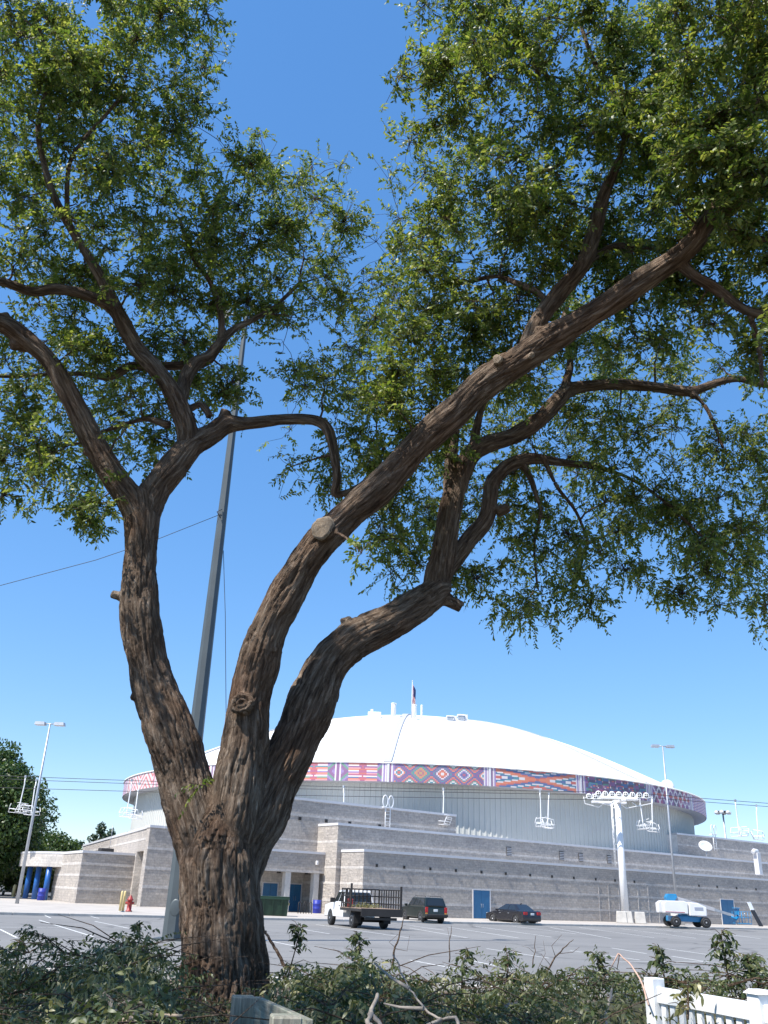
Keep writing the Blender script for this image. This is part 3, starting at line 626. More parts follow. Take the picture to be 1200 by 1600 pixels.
def flatbed(loc, rz):
    t = thing('flatbed_truck', 'white pickup with a dark stake-sided flatbed in the parking lot', 'truck', loc, rz); P = paint('white_truck_paint', (.78, .78, .78), .3)
    # origin under the rear axle
    top = [(4.75, .62), (4.72, 1.05), (3.35, 1.22), (1.6, 1.2), (1.55, .5)]
    body_from(arch_profile(1.55, 4.72, top, (3.75,), .48, .46), 1.9, t, P, 'body', .07)
    c, pane = greenhouse(t, (1.6, 3.45, 1.18), (1.75, 2.85, 1.86), 1.82, 1.5, P)
    for i, j in ((0, 1), (3, 2)): pane(i, j, .1, .5, .12, .84); pane(i, j, .55, .93, .12, .84)
    pane(3, 0, .08, .92, .14, .84); pane(1, 2, .05, .95, .1, .92)
    for s in (-1, 1):
        wheel(t, 3.75, s*.84, .38, .26); wheel(t, 0, s*.86, .38, .3); lamp(t, 3.05, s*1.08, 1.32, .14, .26, .24, M['dark'], 'mirror')
        lamp(t, 4.72, s*.7, .88, .08, .3, .2, clear, 'headlight'); lamp(t, 2.2, s*.965, 1.05, .16, .03, .04, M['dark'], 'door_handle')
        MB().box(-1.5, 1.7, s*.45-.05, s*.45+.05, .62, .84).build('frame_rail', M['blacksteel'], t)
        lamp(t, -1.78, s*.9, .72, .06, .26, .12, tail, 'tail_light')
        MB().box(-.5, -.46, s*.86-.2, s*.86+.2, .25, .8).build('mud_flap', M['dark'], t)
    MB().box(4.68, 4.86, -.92, .92, .45, .68).build('front_bumper', M['galv'], t, .03)
    wood = plain('worn_deck_planks', (.3, .21, .15), .85, 0, .3, 5)
    MB().box(-1.8, 1.5, -1.17, 1.17, .84, .97).build('bed_frame', M['blacksteel'], t, .01)
    for k in range(9): MB().box(-1.8, 1.5, -1.16+k*.258, -1.16+k*.258+.25, .975, 1.0).build('plank', wood, t)
    MB().box(-1.86, -1.8, -1.17, 1.17, .62, 1.0).build('tail_board', M['blacksteel'], t, .01)
    MB().box(-1.75, -1.65, -.9, .9, .45, .58).build('bumper_bar', M['blacksteel'], t, .01)
    MB().tube([(.35, -.8, .7), (-.3, -.8, .7)], .16, 10).build('fuel_tank', M['blacksteel'], t); MB().tube([(1.5, 0, .5), (0, 0, .42)], .06, 8).build('drive_shaft', M['dark'], t); MB().tube([(0, -.7, .4), (0, .7, .4)], .1, 8).build('axle', M['dark'], t)
    def rack(x0, x1, y0, y1, n, nm, hts=(1.0, 1.95)):
        rk = MB()
        for k in range(n+1):
            f = k/n; x, y = x0+(x1-x0)*f, y0+(y1-y0)*f; rk.box(x-.025, x+.025, y-.025, y+.025, *hts)
        o = rk.build(nm, M['blacksteel'], t)
        for z in (1.22, 1.58, 1.93):
            MB().tube([(x0, y0, z), (x1, y1, z)], .03, 4).build('rack_rail', M['blacksteel'], o)
    rack(1.42, 1.42, -1.1, 1.1, 9, 'headboard_rack'); rack(1.4, -.1, 1.12, 1.12, 5, 'side_rack'); rack(1.4, -1.7, -1.12, -1.12, 9, 'side_rack')
    for x, y, z1 in ((-.1, 1.12, 2.2), (-1.7, -1.12, 2.12)): MB().box(x-.05, x+.05, y-.05, y+.05, .9, z1).build('corner_post', M['blacksteel'], t, .01)
    red = plain('red_fuel_can', (.5, .05, .03), .5)
    f = thing('fuel_can', 'red fuel can standing on the flatbed behind the cab', 'fuel can', t.matrix_world @ Vector((0, 0, 0)), rz)
    f.location = Vector(loc) + Matrix.Rotation(rz, 3, 'Z') @ Vector((.95, .8, 1.0))
    MB().box(-.2, .2, -.13, .13, 0, .42).build('can', red, f, .03); MB().tube([(.1, 0, .42), (.16, 0, .58)], .03, 6).build('spout', M['dark'], f); MB().tube([(-.12, 0, .42), (-.12, 0, .5), (.04, 0, .5), (.04, 0, .42)], .018, 5).build('handle', red, f)
    # clippings on the deck
    vs = []; fs = []
    for k in range(420):
        p = Vector((rng.normal(.0, .35), rng.normal(.2, .4), 1.02+abs(rng.normal(0, .09)))); a = rng.uniform(0, 6.28); l = .09
        d_ = Vector((math.cos(a), math.sin(a), rng.uniform(-.5, .8))).normalized(); n_ = d_.cross(Vector((rng.normal(), rng.normal(), 1))).normalized()*.03
        i0 = len(vs); vs += [p, p+d_*l*.5+n_, p+d_*l, p+d_*l*.5-n_]; fs.append((i0, i0+1, i0+2, i0+3))
    cl = MB().add(vs, fs).build('leaf_clippings', M['leafdry']); cl.location = loc; cl.rotation_euler = (0, 0, rz); tag(cl, 'small heap of green clippings on the truck bed', 'clippings', kind='stuff')
hd3 = math.atan2(.93, -.36)
flatbed(gnd(576, 1450.6), hd3)

# far vehicles at the left edge
def far_truck(loc, rz, lab, P):
    t = thing('parked_truck', lab, 'truck', loc, rz)
    body_from(arch_profile(-2.6, 2.7, [(2.7, 1.0), (1.6, 1.15), (-2.6, 1.1)], (-1.6, 1.7), .45, .42), 1.9, t, P)
    c, pane = greenhouse(t, (-.9, 1.6, 1.1), (-.6, .9, 1.82), 1.8, 1.5, P)
    for i, j in ((0, 1), (3, 2)): pane(i, j, .08, .48, .12, .85); pane(i, j, .53, .92, .12, .85)
    pane(3, 0, .08, .92, .14, .85); pane(1, 2, .06, .94, .1, .9)
    for s in (-1, 1):
        wheel(t, -1.6, s*.84, .38, .25); wheel(t, 1.7, s*.84, .38, .25); lamp(t, 2.7, s*.7, .85, .06, .3, .2, clear, 'headlight')
    MB().box(2.66, 2.82, -.92, .92, .45, .66).build('bumper', M['galv'], t, .03); MB().box(2.7, 2.74, -.55, .55, .7, .95).build('grille', M['galv'], t)
far_truck(gnd(12, 1398), R(-60), 'dark pickup parked beyond the blue entrance columns at the left edge', paint('charcoal_paint', (.03, .03, .035)))

# ------------------------------------------------------------------ boom lift
def boom_lift(loc, rz):
    t = thing('boom_lift', 'white and blue boom lift parked by the block wall on the right', 'boom lift', loc, rz); Bl = paint('lift_blue_paint', (.01, .2, .42), .4); Wh = paint('lift_white_paint', (.72, .72, .73), .4)
    MB().box(-1.9, 1.9, -.75, .75, .5, 1.0).build('chassis', Bl, t, .05, 2); MB().hexa([(-.9, -.7, 1.0), (.9, -.7, 1.0), (.9, .7, 1.0), (-.9, .7, 1.0)], [(-.6, -.5, 1.2), (.6, -.5, 1.2), (.6, .5, 1.2), (-.6, .5, 1.2)]).build('turntable', Bl, t)
    for x in (-1.55, 1.55):
        for s in (-1, 1): wheel(t, x, s*1.0, .5, .36, 'seam')
        MB().tube([(x, -1, .5), (x, 1, .5)], .1, 8).build('axle', M['dark'], t)
    MB().side([(-2.7, 1.25), (-.2, 1.2), (-.2, 2.3), (-.6, 2.42), (-2.4, 2.4), (-2.75, 2.15)], -1.15, -.45).build('engine_cover', Wh, t, .08, 2)
    MB().side([(-2.7, 1.25), (-.2, 1.2), (-.2, 2.3), (-.6, 2.42), (-2.4, 2.4), (-2.75, 2.15)], .45, 1.15).build('engine_cover', Wh, t, .08, 2)
    MB().side([(-.1, 1.05), (1.7, 1.05), (1.75, 1.9), (.9, 2.25), (-.1, 2.35)], -1.15, -.45).build('tank_cover', Wh, t, .08, 2)
    MB().side([(-.1, 1.05), (1.7, 1.05), (1.75, 1.9), (.9, 2.25), (-.1, 2.35)], .45, 1.15).build('tank_cover', Wh, t, .08, 2)
    lamp(t, .9, -1.165, 1.75, .9, .02, .28, plain('grey_decal', (.3, .33, .4), .5), 'decal'); lamp(t, -1.6, -1.165, 1.36, 2.0, .02, .05, plain('red_stripe', (.4, .05, .05), .5), 'stripe')
    MB().side([(-2.0, 2.1), (-1.4, 2.1), (-.9, 2.75), (-1.0, 3.05), (-1.9, 3.05), (-2.1, 2.7)], -.35, .35).build('boom_pivot', Bl, t, .05, 2)
    MB().hexa([(-1.2, -.2, 2.5), (-1.2, .2, 2.5), (-1.2, .2, 2.9), (-1.2, -.2, 2.9)], [(3.0, -.2, 1.55), (3.0, .2, 1.55), (3.0, .2, 1.9), (3.0, -.2, 1.9)]).build('boom', M['seam'], t)
    MB().hexa([(3.0, -.14, 1.6), (3.0, .14, 1.6), (3.0, .14, 1.85), (3.0, -.14, 1.85)], [(5.0, -.14, 1.1), (5.0, .14, 1.1), (5.0, .14, 1.35), (5.0, -.14, 1.35)]).build('boom_extension', M['galv'], t)
    MB().tube([(4.7, 0, 1.2), (5.2, 0, .9), (5.5, 0, 1.2)], .16, 8).build('jib', Bl, t)
    b = MB().box(5.35, 6.35, -1.1, 1.1, .5, .58).build('basket', Bl, t)
    for x in (5.37, 6.33):
        for y in (-1.08, -.4, .4, 1.08): MB().tube([(x, y, .55), (x, y, 1.65)], .025, 6).build('basket_post', Bl, b)
    for z in (1.1, 1.65): MB().tube([(5.37, -1.08, z), (6.33, -1.08, z), (6.33, 1.08, z), (5.37, 1.08, z), (5.37, -1.08, z)], .025, 6).build('basket_rail', Bl, b)
    MB().box(5.25, 5.55, -.3, .3, 1.3, 1.9).build('control_box', Bl, b, .03); MB().box(5.1, 5.6, -.4, .4, 1.92, 2.0).build('control_cover', Bl, b, .01)
g = gnd(1074, 1448.6, .13); boom_lift(g, R(4)); bl = [o for o in bpy.data.objects if o.name == 'boom_lift'][0]; bl.scale = (.84, .84, .84)

# ------------------------------------------------------------------ light poles, lift tower, chairs, cables
def light_pole(px, pyb, D, pyt, lab, ped=0.0, r0=.1):
    p = at(px, pyb, D); p.z = 0.0; t = thing('light_pole', lab, 'light pole', p); h = vert_h(p, pyt)
    if ped: MB().lathe([(.62, 0), (.6, ped-.05), (.55, ped)], (0, 0, 0), 20).build('pedestal', M['conc'], t)
    MB().tube([(0, 0, max(0, ped-.02)), (0, 0, h*.5), (0, 0, h)], [r0*1.35, r0, r0*.65], 10).build('pole', M['galv'], t)
    MB().box(-.22, .22, -.22, .22, ped, ped+.06).build('base_plate', M['galv'], t)
    MB().tube([(-.5, 0, h), (.5, 0, h)], .05, 6).build('arm', M['galv'], t)
    for s in (-1, 1):
        q = MB().hexa([(s*.35, -.28, h-.12), (s*1.15, -.28, h-.12), (s*1.15, .28, h-.12), (s*.35, .28, h-.12)], [(s*.4, -.24, h+.12), (s*1.1, -.24, h+.12), (s*1.1, .24, h+.12), (s*.4, .24, h+.12)]).build('lamp_head', M['galv'], t)
        MB().box(min(s*.42, s*1.08), max(s*.42, s*1.08), -.22, .22, h-.14, h-.121).build('lens', M['cap'], q)
light_pole(26, 1413.5, 70.5, 1131, 'tall double-headed light pole standing on the left forecourt')
light_pole(1060, 1448, 90.5, 1166, 'double-headed light pole on a concrete pedestal by the boom lift', 1.35)
# big mast behind the tree
p = at(268, 1468, 33.2); p.z = 0; t = thing('light_mast', 'tall tapering eight-sided grey-green mast close behind the tree', 'mast', p, R(12)); h = vert_h(p, 488)
prof8 = lambda r_: [(r_*math.cos(PI/8+k*PI/4), r_*math.sin(PI/8+k*PI/4)) for k in range(8)]
MB().hexa([(x, y, .06) for x, y in prof8(.335)], [(x, y, h) for x, y in prof8(.1)]).build('shaft', M['polegrey'], t)
MB().box(-.55, .55, -.55, .55, 0, .07).build('base_plate', M['polegrey'], t)
MB().lathe([(.17, -.05), (.19, .0), (.15, .03), (.02, .04)], (0, 0, 0), 18, 'y').build('hand_hole', M['polegrey'], t)
hh = [c for c in t.children if c.name.startswith('hand_hole')][0]; hh.location = (.06, -.3, 1.0); hh.rotation_euler = (PI, 0, 0); hh.scale = (1, .35, 1.5)
MB().tube([(-1.15, 0, h-.15), (.25, 0, h-.15)], .06, 8).build('cross_arm', M['polegrey'], t)
for x in (-1.0,): MB().lathe([(.3, 0), (.34, .25), (.1, .45), (.05, .5)], (x, -.25, h-.35), 14).build('lamp_head', M['white'], t)
q = at(346, 803, 33.0); MB().tube([(q.x-p.x, q.y-p.y-.02, q.z-.2), (q.x-p.x-.15, q.y-p.y-.2, q.z), (q.x-p.x, q.y-p.y-.02, q.z+.2)], .02, 5).build('bracket', M['wire'], t); t.rotation_euler = (0, 0, 0)

c1 = MB().tube([at(0-260, 970, 33.0), at(0, 915, 33.0), at(150, 875, 33.0), at(250, 841, 33.0), at(346, 803, 33.0)], .013, 5).build('guy_cable', M['wire']); tag(c1, 'thin dark cable running from the mast down to the left edge', 'cable')
c1 = MB().tube([at(349, 860, 33.3), at(352, 960, 33.3), at(353, 1083, 33.3), gnd(356, 1452)], .012, 4).build('hanging_wire', M['wire']); tag(c1, 'very thin wire hanging down beside the mast', 'wire')

# ropes of the old chair lift
def rope(pts, lab):
    o = MB().tube(pts, .026, 5).build('haul_rope', M['wire']); tag(o, lab, 'cable', 'chair lift ropes')
def sag(a, b, s, n=14): return [a.lerp(b, i/n) - Vector((0, 0, s*4*(i/n)*(1-i/n))) for i in range(n+1)]
twr = at(968, 1240, 91)
lx = -75; rx = 95
ropeA = sag(Vector((lx, 86, 10.9)), Vector((twr.x-2.2, 90, 11.75)), .5) + sag(Vector((twr.x+2.2, 90, 11.75)), Vector((rx, 93, 10.8)), .35)
ropeB = sag(Vector((lx, 90, 11.0)), Vector((twr.x-2.2, 94, 11.9)), .5) + sag(Vector((twr.x+2.2, 94, 11.9)), Vector((rx, 97, 11.0)), .35)
rope(ropeA, 'dark haul rope crossing before the arena, nearer of the two lift ropes'); rope(ropeB, 'dark haul rope crossing before the arena, farther of the two lift ropes')
ropeC = sag(Vector((lx, 86.5, 9.6)), Vector((twr.x, 91, 11.2)), .5)
rope(ropeC, 'lowest dark line of the lift, running left from the tower arm')
def rope_z(rp, x):
    for a, b in zip(rp, rp[1:]):
        if a.x <= x <= b.x: return a.lerp(b, (x-a.x)/(b.x-a.x+1e-9))
def lift_chair(label):
    t = thing('lift_chair', label, 'lift chair', (0, 0, 0), 0, 'old chair lift seats')
    MB().tube([(0, 0, 0), (0, .02, -.5), (.03, .05, -.6), (.03, .05, -2.5), (.03, .05, -3.2)], .055, 6).build('hanger', M['white'], t)
    s = MB()
    for k in range(5): s.box(-.45+k*.18, -.33+k*.18, -.62, .62, -3.3, -3.26)
    s.build('seat', M['white'], t)
    b = MB()
    for k in range(3): b.tube([(.45+.1*k, -.62, -3.2+.22*k), (.45+.1*k, .62, -3.2+.22*k)], .03, 5)
    b.tube([(.43, -.62, -3.28), (.7, -.62, -2.6), (.7, .62, -2.6), (.43, .62, -3.28)], .035, 5).build('backrest', M['white'], t)
    for y in (-.64, .64): MB().tube([(.5, y, -3.0), (-.4, y, -2.95), (-.5, y, -3.28)], .03, 5).build('armrest', M['white'], t)
    MB().tube([(-.4, -.6, -2.5), (-.55, -.6, -2.95), (-.55, .6, -2.95), (-.4, .6, -2.5), (.5, .6, -2.4), (.5, -.6, -2.4)], .03, 5).build('safety_bar', M['white'], t)
    MB().box(-.08, .08, -.08, .08, -.08, .14).build('grip', M['galv'], t)
    return t
proto = None
CH = [(537, 90, 'A', 'lift chair over the entrance block, just right of the trunk'), (692, 90, 'A', 'lift chair in front of the drum above the parked SUV'), (843, 90, 'A', 'left chair of the pair in front of the grey siding'), (857, 94, 'B', 'right chair of the pair in front of the grey siding'),
      (998, 90, 'A', 'left chair of the pair right beside the lift tower'), (1019, 94, 'B', 'right chair of the pair right beside the lift tower'), (1150, 90, 'A', 'left chair of the rightmost pair against the sky'), (1183, 94, 'B', 'right chair of the rightmost pair against the sky'),
      (211, 90, 'A', 'left chair of the pair under the pink fascia'), (223, 94, 'B', 'right chair of the pair under the pink fascia'), (49, 90, 'A', 'left chair of the pair before the big left tree'), (66, 94, 'B', 'right chair of the pair beside the left light pole')]
for i, (px, D, rp, lab) in enumerate(CH):
    x = at(px, 1240, D).x; q = rope_z(ropeA if rp == 'A' else ropeB, x)
    if proto is None: c = proto = lift_chair(lab)
    else: c = dup(proto, label=lab)
    c.location = q; c.rotation_euler = (0, R(random.uniform(-4, 4)), R(random.uniform(-35, 35)) + (PI if rp == 'B' else 0))
# tower
tb = Vector((twr.x, 92, 0)); t = thing('lift_tower', 'white chair lift tower with wheels on its arms, standing by the wall', 'lift tower', tb)
ht = 11.0
MB().tube([(.05, 0, .1), (0, 0, ht)], [.37, .31], 18).build('mast', M['white'], t)
MB().box(-.2, .2, -2.6, 2.6, ht-.05, ht+.3).build('crossarm', M['white'], t, .03)
MB().box(-2.1, 1.4, -2.35, -1.7, ht+.12, ht+.3).build('catwalk', M['white'], t, .02); MB().box(-2.1, 1.4, 1.7, 2.35, ht+.12, ht+.3).build('catwalk', M['white'], t, .02)
for y, zz in ((-2.0, 11.45), (2.0, 11.6)):
    MB().box(-2.5, 2.5, y-.05, y+.05, zz-.12, zz+.02).build('sheave_beam', M['white'], t)
    for k in range(8):
        sx = -2.35+k*.67
        wv_ = MB().lathe([(.2, -.05), (.27, -.06), (.3, -.03), (.27, .0), (.3, .03), (.27, .06), (.2, .05), (.2, -.05)], (0, 0, 0), 16, 'y').build('sheave_wheel', M['white'], t); wv_.location = (sx, y, zz+.12)
        MB().tube([(0, -.05, -.2), (0, -.05, .2)], .03, 5).tube([(-.2, -.05, 0), (.2, -.05, 0)], .03, 5).build('spoke', M['white'], wv_)
    for s in (-1, 1): MB().tube([(s*2.5, y, zz-.1), (s*2.9, y, zz+.05), (s*2.8, y, zz-.6), (s*1.4, y, zz-.9), (s*.9, y, zz-.55)], .05, 6).build('rope_catcher', M['white'], t)
for s in (-.22, .22): MB().tube([(-.62+0*s, s-.1, 5.0), (-.62, s-.1, ht)], .035, 5).build('ladder_rail', M['white'], t)
for k in range(19): MB().tube([(-.62, -.32, 5.2+k*.3), (-.62, .12, 5.2+k*.3)], .025, 4).build('ladder_rung', M['white'], t)
for k in range(4): MB().tube([(-.62, -.1, 5.4+k*1.7), (-.2, -.05, 5.4+k*1.7)], .03, 4).build('ladder_bracket', M['white'], t)
for px, pb, lab in ((972, 1447.5, 'concrete block left of the lift tower foot'), (981, 1448.5, 'concrete block against the lift tower foot'), (1001, 1448.5, 'concrete block right of the lift tower foot')):
    q = gnd(px, pb, .13); b = MB().hexa([(-.5, -.35, 0), (.5, -.35, 0), (.5, .35, 0), (-.5, .35, 0)], [(-.42, -.28, 1.0), (.42, -.28, 1.0), (.42, .28, 1.0), (-.42, .28, 1.0)]).build('concrete_block', M['conc'], None, .04)
    D_ = 89.5; q = at(px, pb, D_); q.z = .13; b.location = q; b.rotation_euler = (0, 0, R(random.uniform(-15, 15))); tag(b, lab, 'concrete block', 'blocks round the lift tower')
# far stadium light on the right
p = at(1136, 1330, 165); t = thing('stadium_light', 'distant light mast with round lamp cluster on the right skyline', 'light mast', (p.x, p.y, 0)); h = vert_h(Vector((p.x, p.y, 0)), 1268)
MB().tube([(0, 0, 0), (0, 0, h)], [.3, .14], 8).build('pole', M['galv'], t)
for k in range(6):
    a = k*PI/3; MB().lathe([(.35, -.35), (.42, 0), (.1, .25)], (1.1*math.cos(a), 1.1*math.sin(a), h-.1), 10).build('lamp_head', M['cap'], t)
MB().lathe([(1.1, h), (1.1, h+.1), (1.0, h+.1), (1.0, h), (1.1, h)], (0, 0, 0), 18).build('ring', M['galv'], t)

# ------------------------------------------------------------------ small things by the arena
p = gnd(201, 1424.5, .13); t = thing('fire_hydrant', 'red fire hydrant on the left pavement', 'hydrant', p)
MB().lathe([(.2, 0), (.2, .06), (.14, .08), (.14, .6), (.19, .62), (.19, .68), (.14, .72), (.1, .82), (.03, .88), (.03, .93)], (0, 0, 0), 16).build('barrel', M['red'], t)
for a, b in (((-.25, 0, .48), (.25, 0, .48)), ((0, -.27, .44), (0, 0, .44))): MB().tube([a, b], .07, 10).build('outlet', M['red'], t)
t.scale = (1.05, 1.05, 1.05)
for px, lab in ((187, 'cream post left of the hydrant, left one of two'), (191.5, 'cream post left of the hydrant, right one of two')):
    p = gnd(px, 1425, .13); t = thing('guard_post', lab, 'bollard', p, 0, 'guard posts by the hydrant')
    MB().lathe([(.08, 0), (.08, 1.1), (.06, 1.17), (.02, 1.2)], (0, 0, 0), 12).build('post', M['paleyellow'], t); MB().lathe([(.13, 0), (.13, .04), (.09, .06)], (0, 0, 0), 12).build('collar', M['conc'], t)
for px, py, lab in ((20, 1402.5, 'yellow bollard at the left edge, left one of two'), (34.5, 1402, 'yellow bollard beside the left light pole')):
    p = gnd(px, py, .13); t = thing('bollard', lab, 'bollard', p, 0, 'yellow bollards at the left')
    MB().lathe([(.16, 0), (.16, 1.05), (.11, 1.16), (.02, 1.2)], (0, 0, 0), 14).build('post', M['paleyellow'], t); MB().lathe([(.22, 0), (.22, .05), (.16, .07)], (0, 0, 0), 14).build('footing', M['conc'], t)
def barrel(px, py, D, lab, s=1.0):
    p = gnd(px, py, .13); t = thing('litter_bin', lab, 'bin', p, 0, 'blue barrel bins'); t.scale = (s, s, s)
    MB().lathe([(.29, 0), (.3, .02), (.3, .3), (.315, .32), (.3, .34), (.3, .6), (.315, .62), (.3, .64), (.3, .9), (.27, .9), (.26, .5)], (0, 0, 0), 20).build('drum', M['bin'], t)
    MB().lathe([(.275, .78), (.05, .82), (.02, .82)], (0, 0, 0), 16).build('bag', M['dark'], t)
barrel(255, 1416, 0, 'blue barrel bin by the left block, beside the mast', 1.1); barrel(494.5, 1427, 0, 'blue barrel bin by the entrance column right of the trunk', 1.1); barrel(63.5, 1406.8, 0, 'blue barrel bin at the foot of the right blue column', 1.1)
p = gnd(424, 1434, 0); t = thing('dumpster', 'green steel dumpster in front of the entrance, by the trunk', 'dumpster', p, R(8)); G = plain('dumpster_green', (.006, .032, .017), .6, 0, .2)
MB().hexa([(-1.0, -.55, .15), (1.0, -.55, .15), (1.0, .55, .15), (-1.0, .55, .15)], [(-1.05, -.75, 1.25), (1.05, -.75, 1.25), (1.05, .75, 1.25), (-1.05, .75, 1.25)]).build('tank', G, t)
MB().box(-1.1, 1.1, -.8, -.74, 1.15, 1.28).build('rim', G, t); MB().box(-1.09, 1.09, -.78, .78, 1.28, 1.33).build('lid', G, t, .02)
for k in (-.6, 0, .6): MB().hexa([(k-.04, -.6, .18), (k+.04, -.6, .18), (k+.04, -.5, .18), (k-.04, -.5, .18)], [(k-.04, -.82, 1.15), (k+.04, -.82, 1.15), (k+.04, -.72, 1.15), (k-.04, -.72, 1.15)]).build('rib', G, t)
for x in (-.8, .8): MB().lathe([(.1, -.04), (.1, .04)], (x, -.5, .1), 12, 'y').build('castor', M['dark'], t)
for s in (-1, 1): MB().box(s*1.07-.05, s*1.07+.05, -.5, .5, .8, .95).build('fork_pocket', M['paleyellow'], t)
p = gnd(474, 1427.5, .13); t = thing('bike_rack', 'low dark loop bike rack under the entrance canopy', 'bike rack', p, ARZ)
for k in range(3): MB().tube([(-.5+k*.5, 0, 0), (-.5+k*.5, 0, .75), (-.38+k*.5, 0, .85), (-.26+k*.5, 0, .75), (-.26+k*.5, 0, 0)], .03, 6).build('loop', M['blacksteel'], t)
p = W(14.0, -.9, .13); t = thing('bike_rack', 'low pale loop rack at the wall right of the blue door', 'bike rack', p, ARZ)
for k in range(3): MB().tube([(-.6+k*.6, 0, 0), (-.6+k*.6, 0, .75), (-.46+k*.6, 0, .87), (-.3+k*.6, 0, .75), (-.3+k*.6, 0, 0)], .035, 6).build('loop', M['cap'], t)
# ------------------------------------------------------------------ numpy gradient-like value noise
_perm = np.random.default_rng(3).random((64, 64, 64)).astype(np.float32)
def vnoise(P):
    i = np.floor(P).astype(np.int64); f = P - i; f = f*f*(3-2*f); i &= 63; j = (i+1) & 63
    x0, y0, z0 = i.T; x1, y1, z1 = j.T; fx, fy, fz = f.T
    c = lambda a, b, d: _perm[a, b, d]
    a = c(x0,y0,z0)*(1-fx)+c(x1,y0,z0)*fx; b = c(x0,y1,z0)*(1-fx)+c(x1,y1,z0)*fx
    d = c(x0,y0,z1)*(1-fx)+c(x1,y0,z1)*fx; e = c(x0,y1,z1)*(1-fx)+c(x1,y1,z1)*fx
    return ((a*(1-fy)+b*fy)*(1-fz) + (d*(1-fy)+e*fy)*fz)*2-1

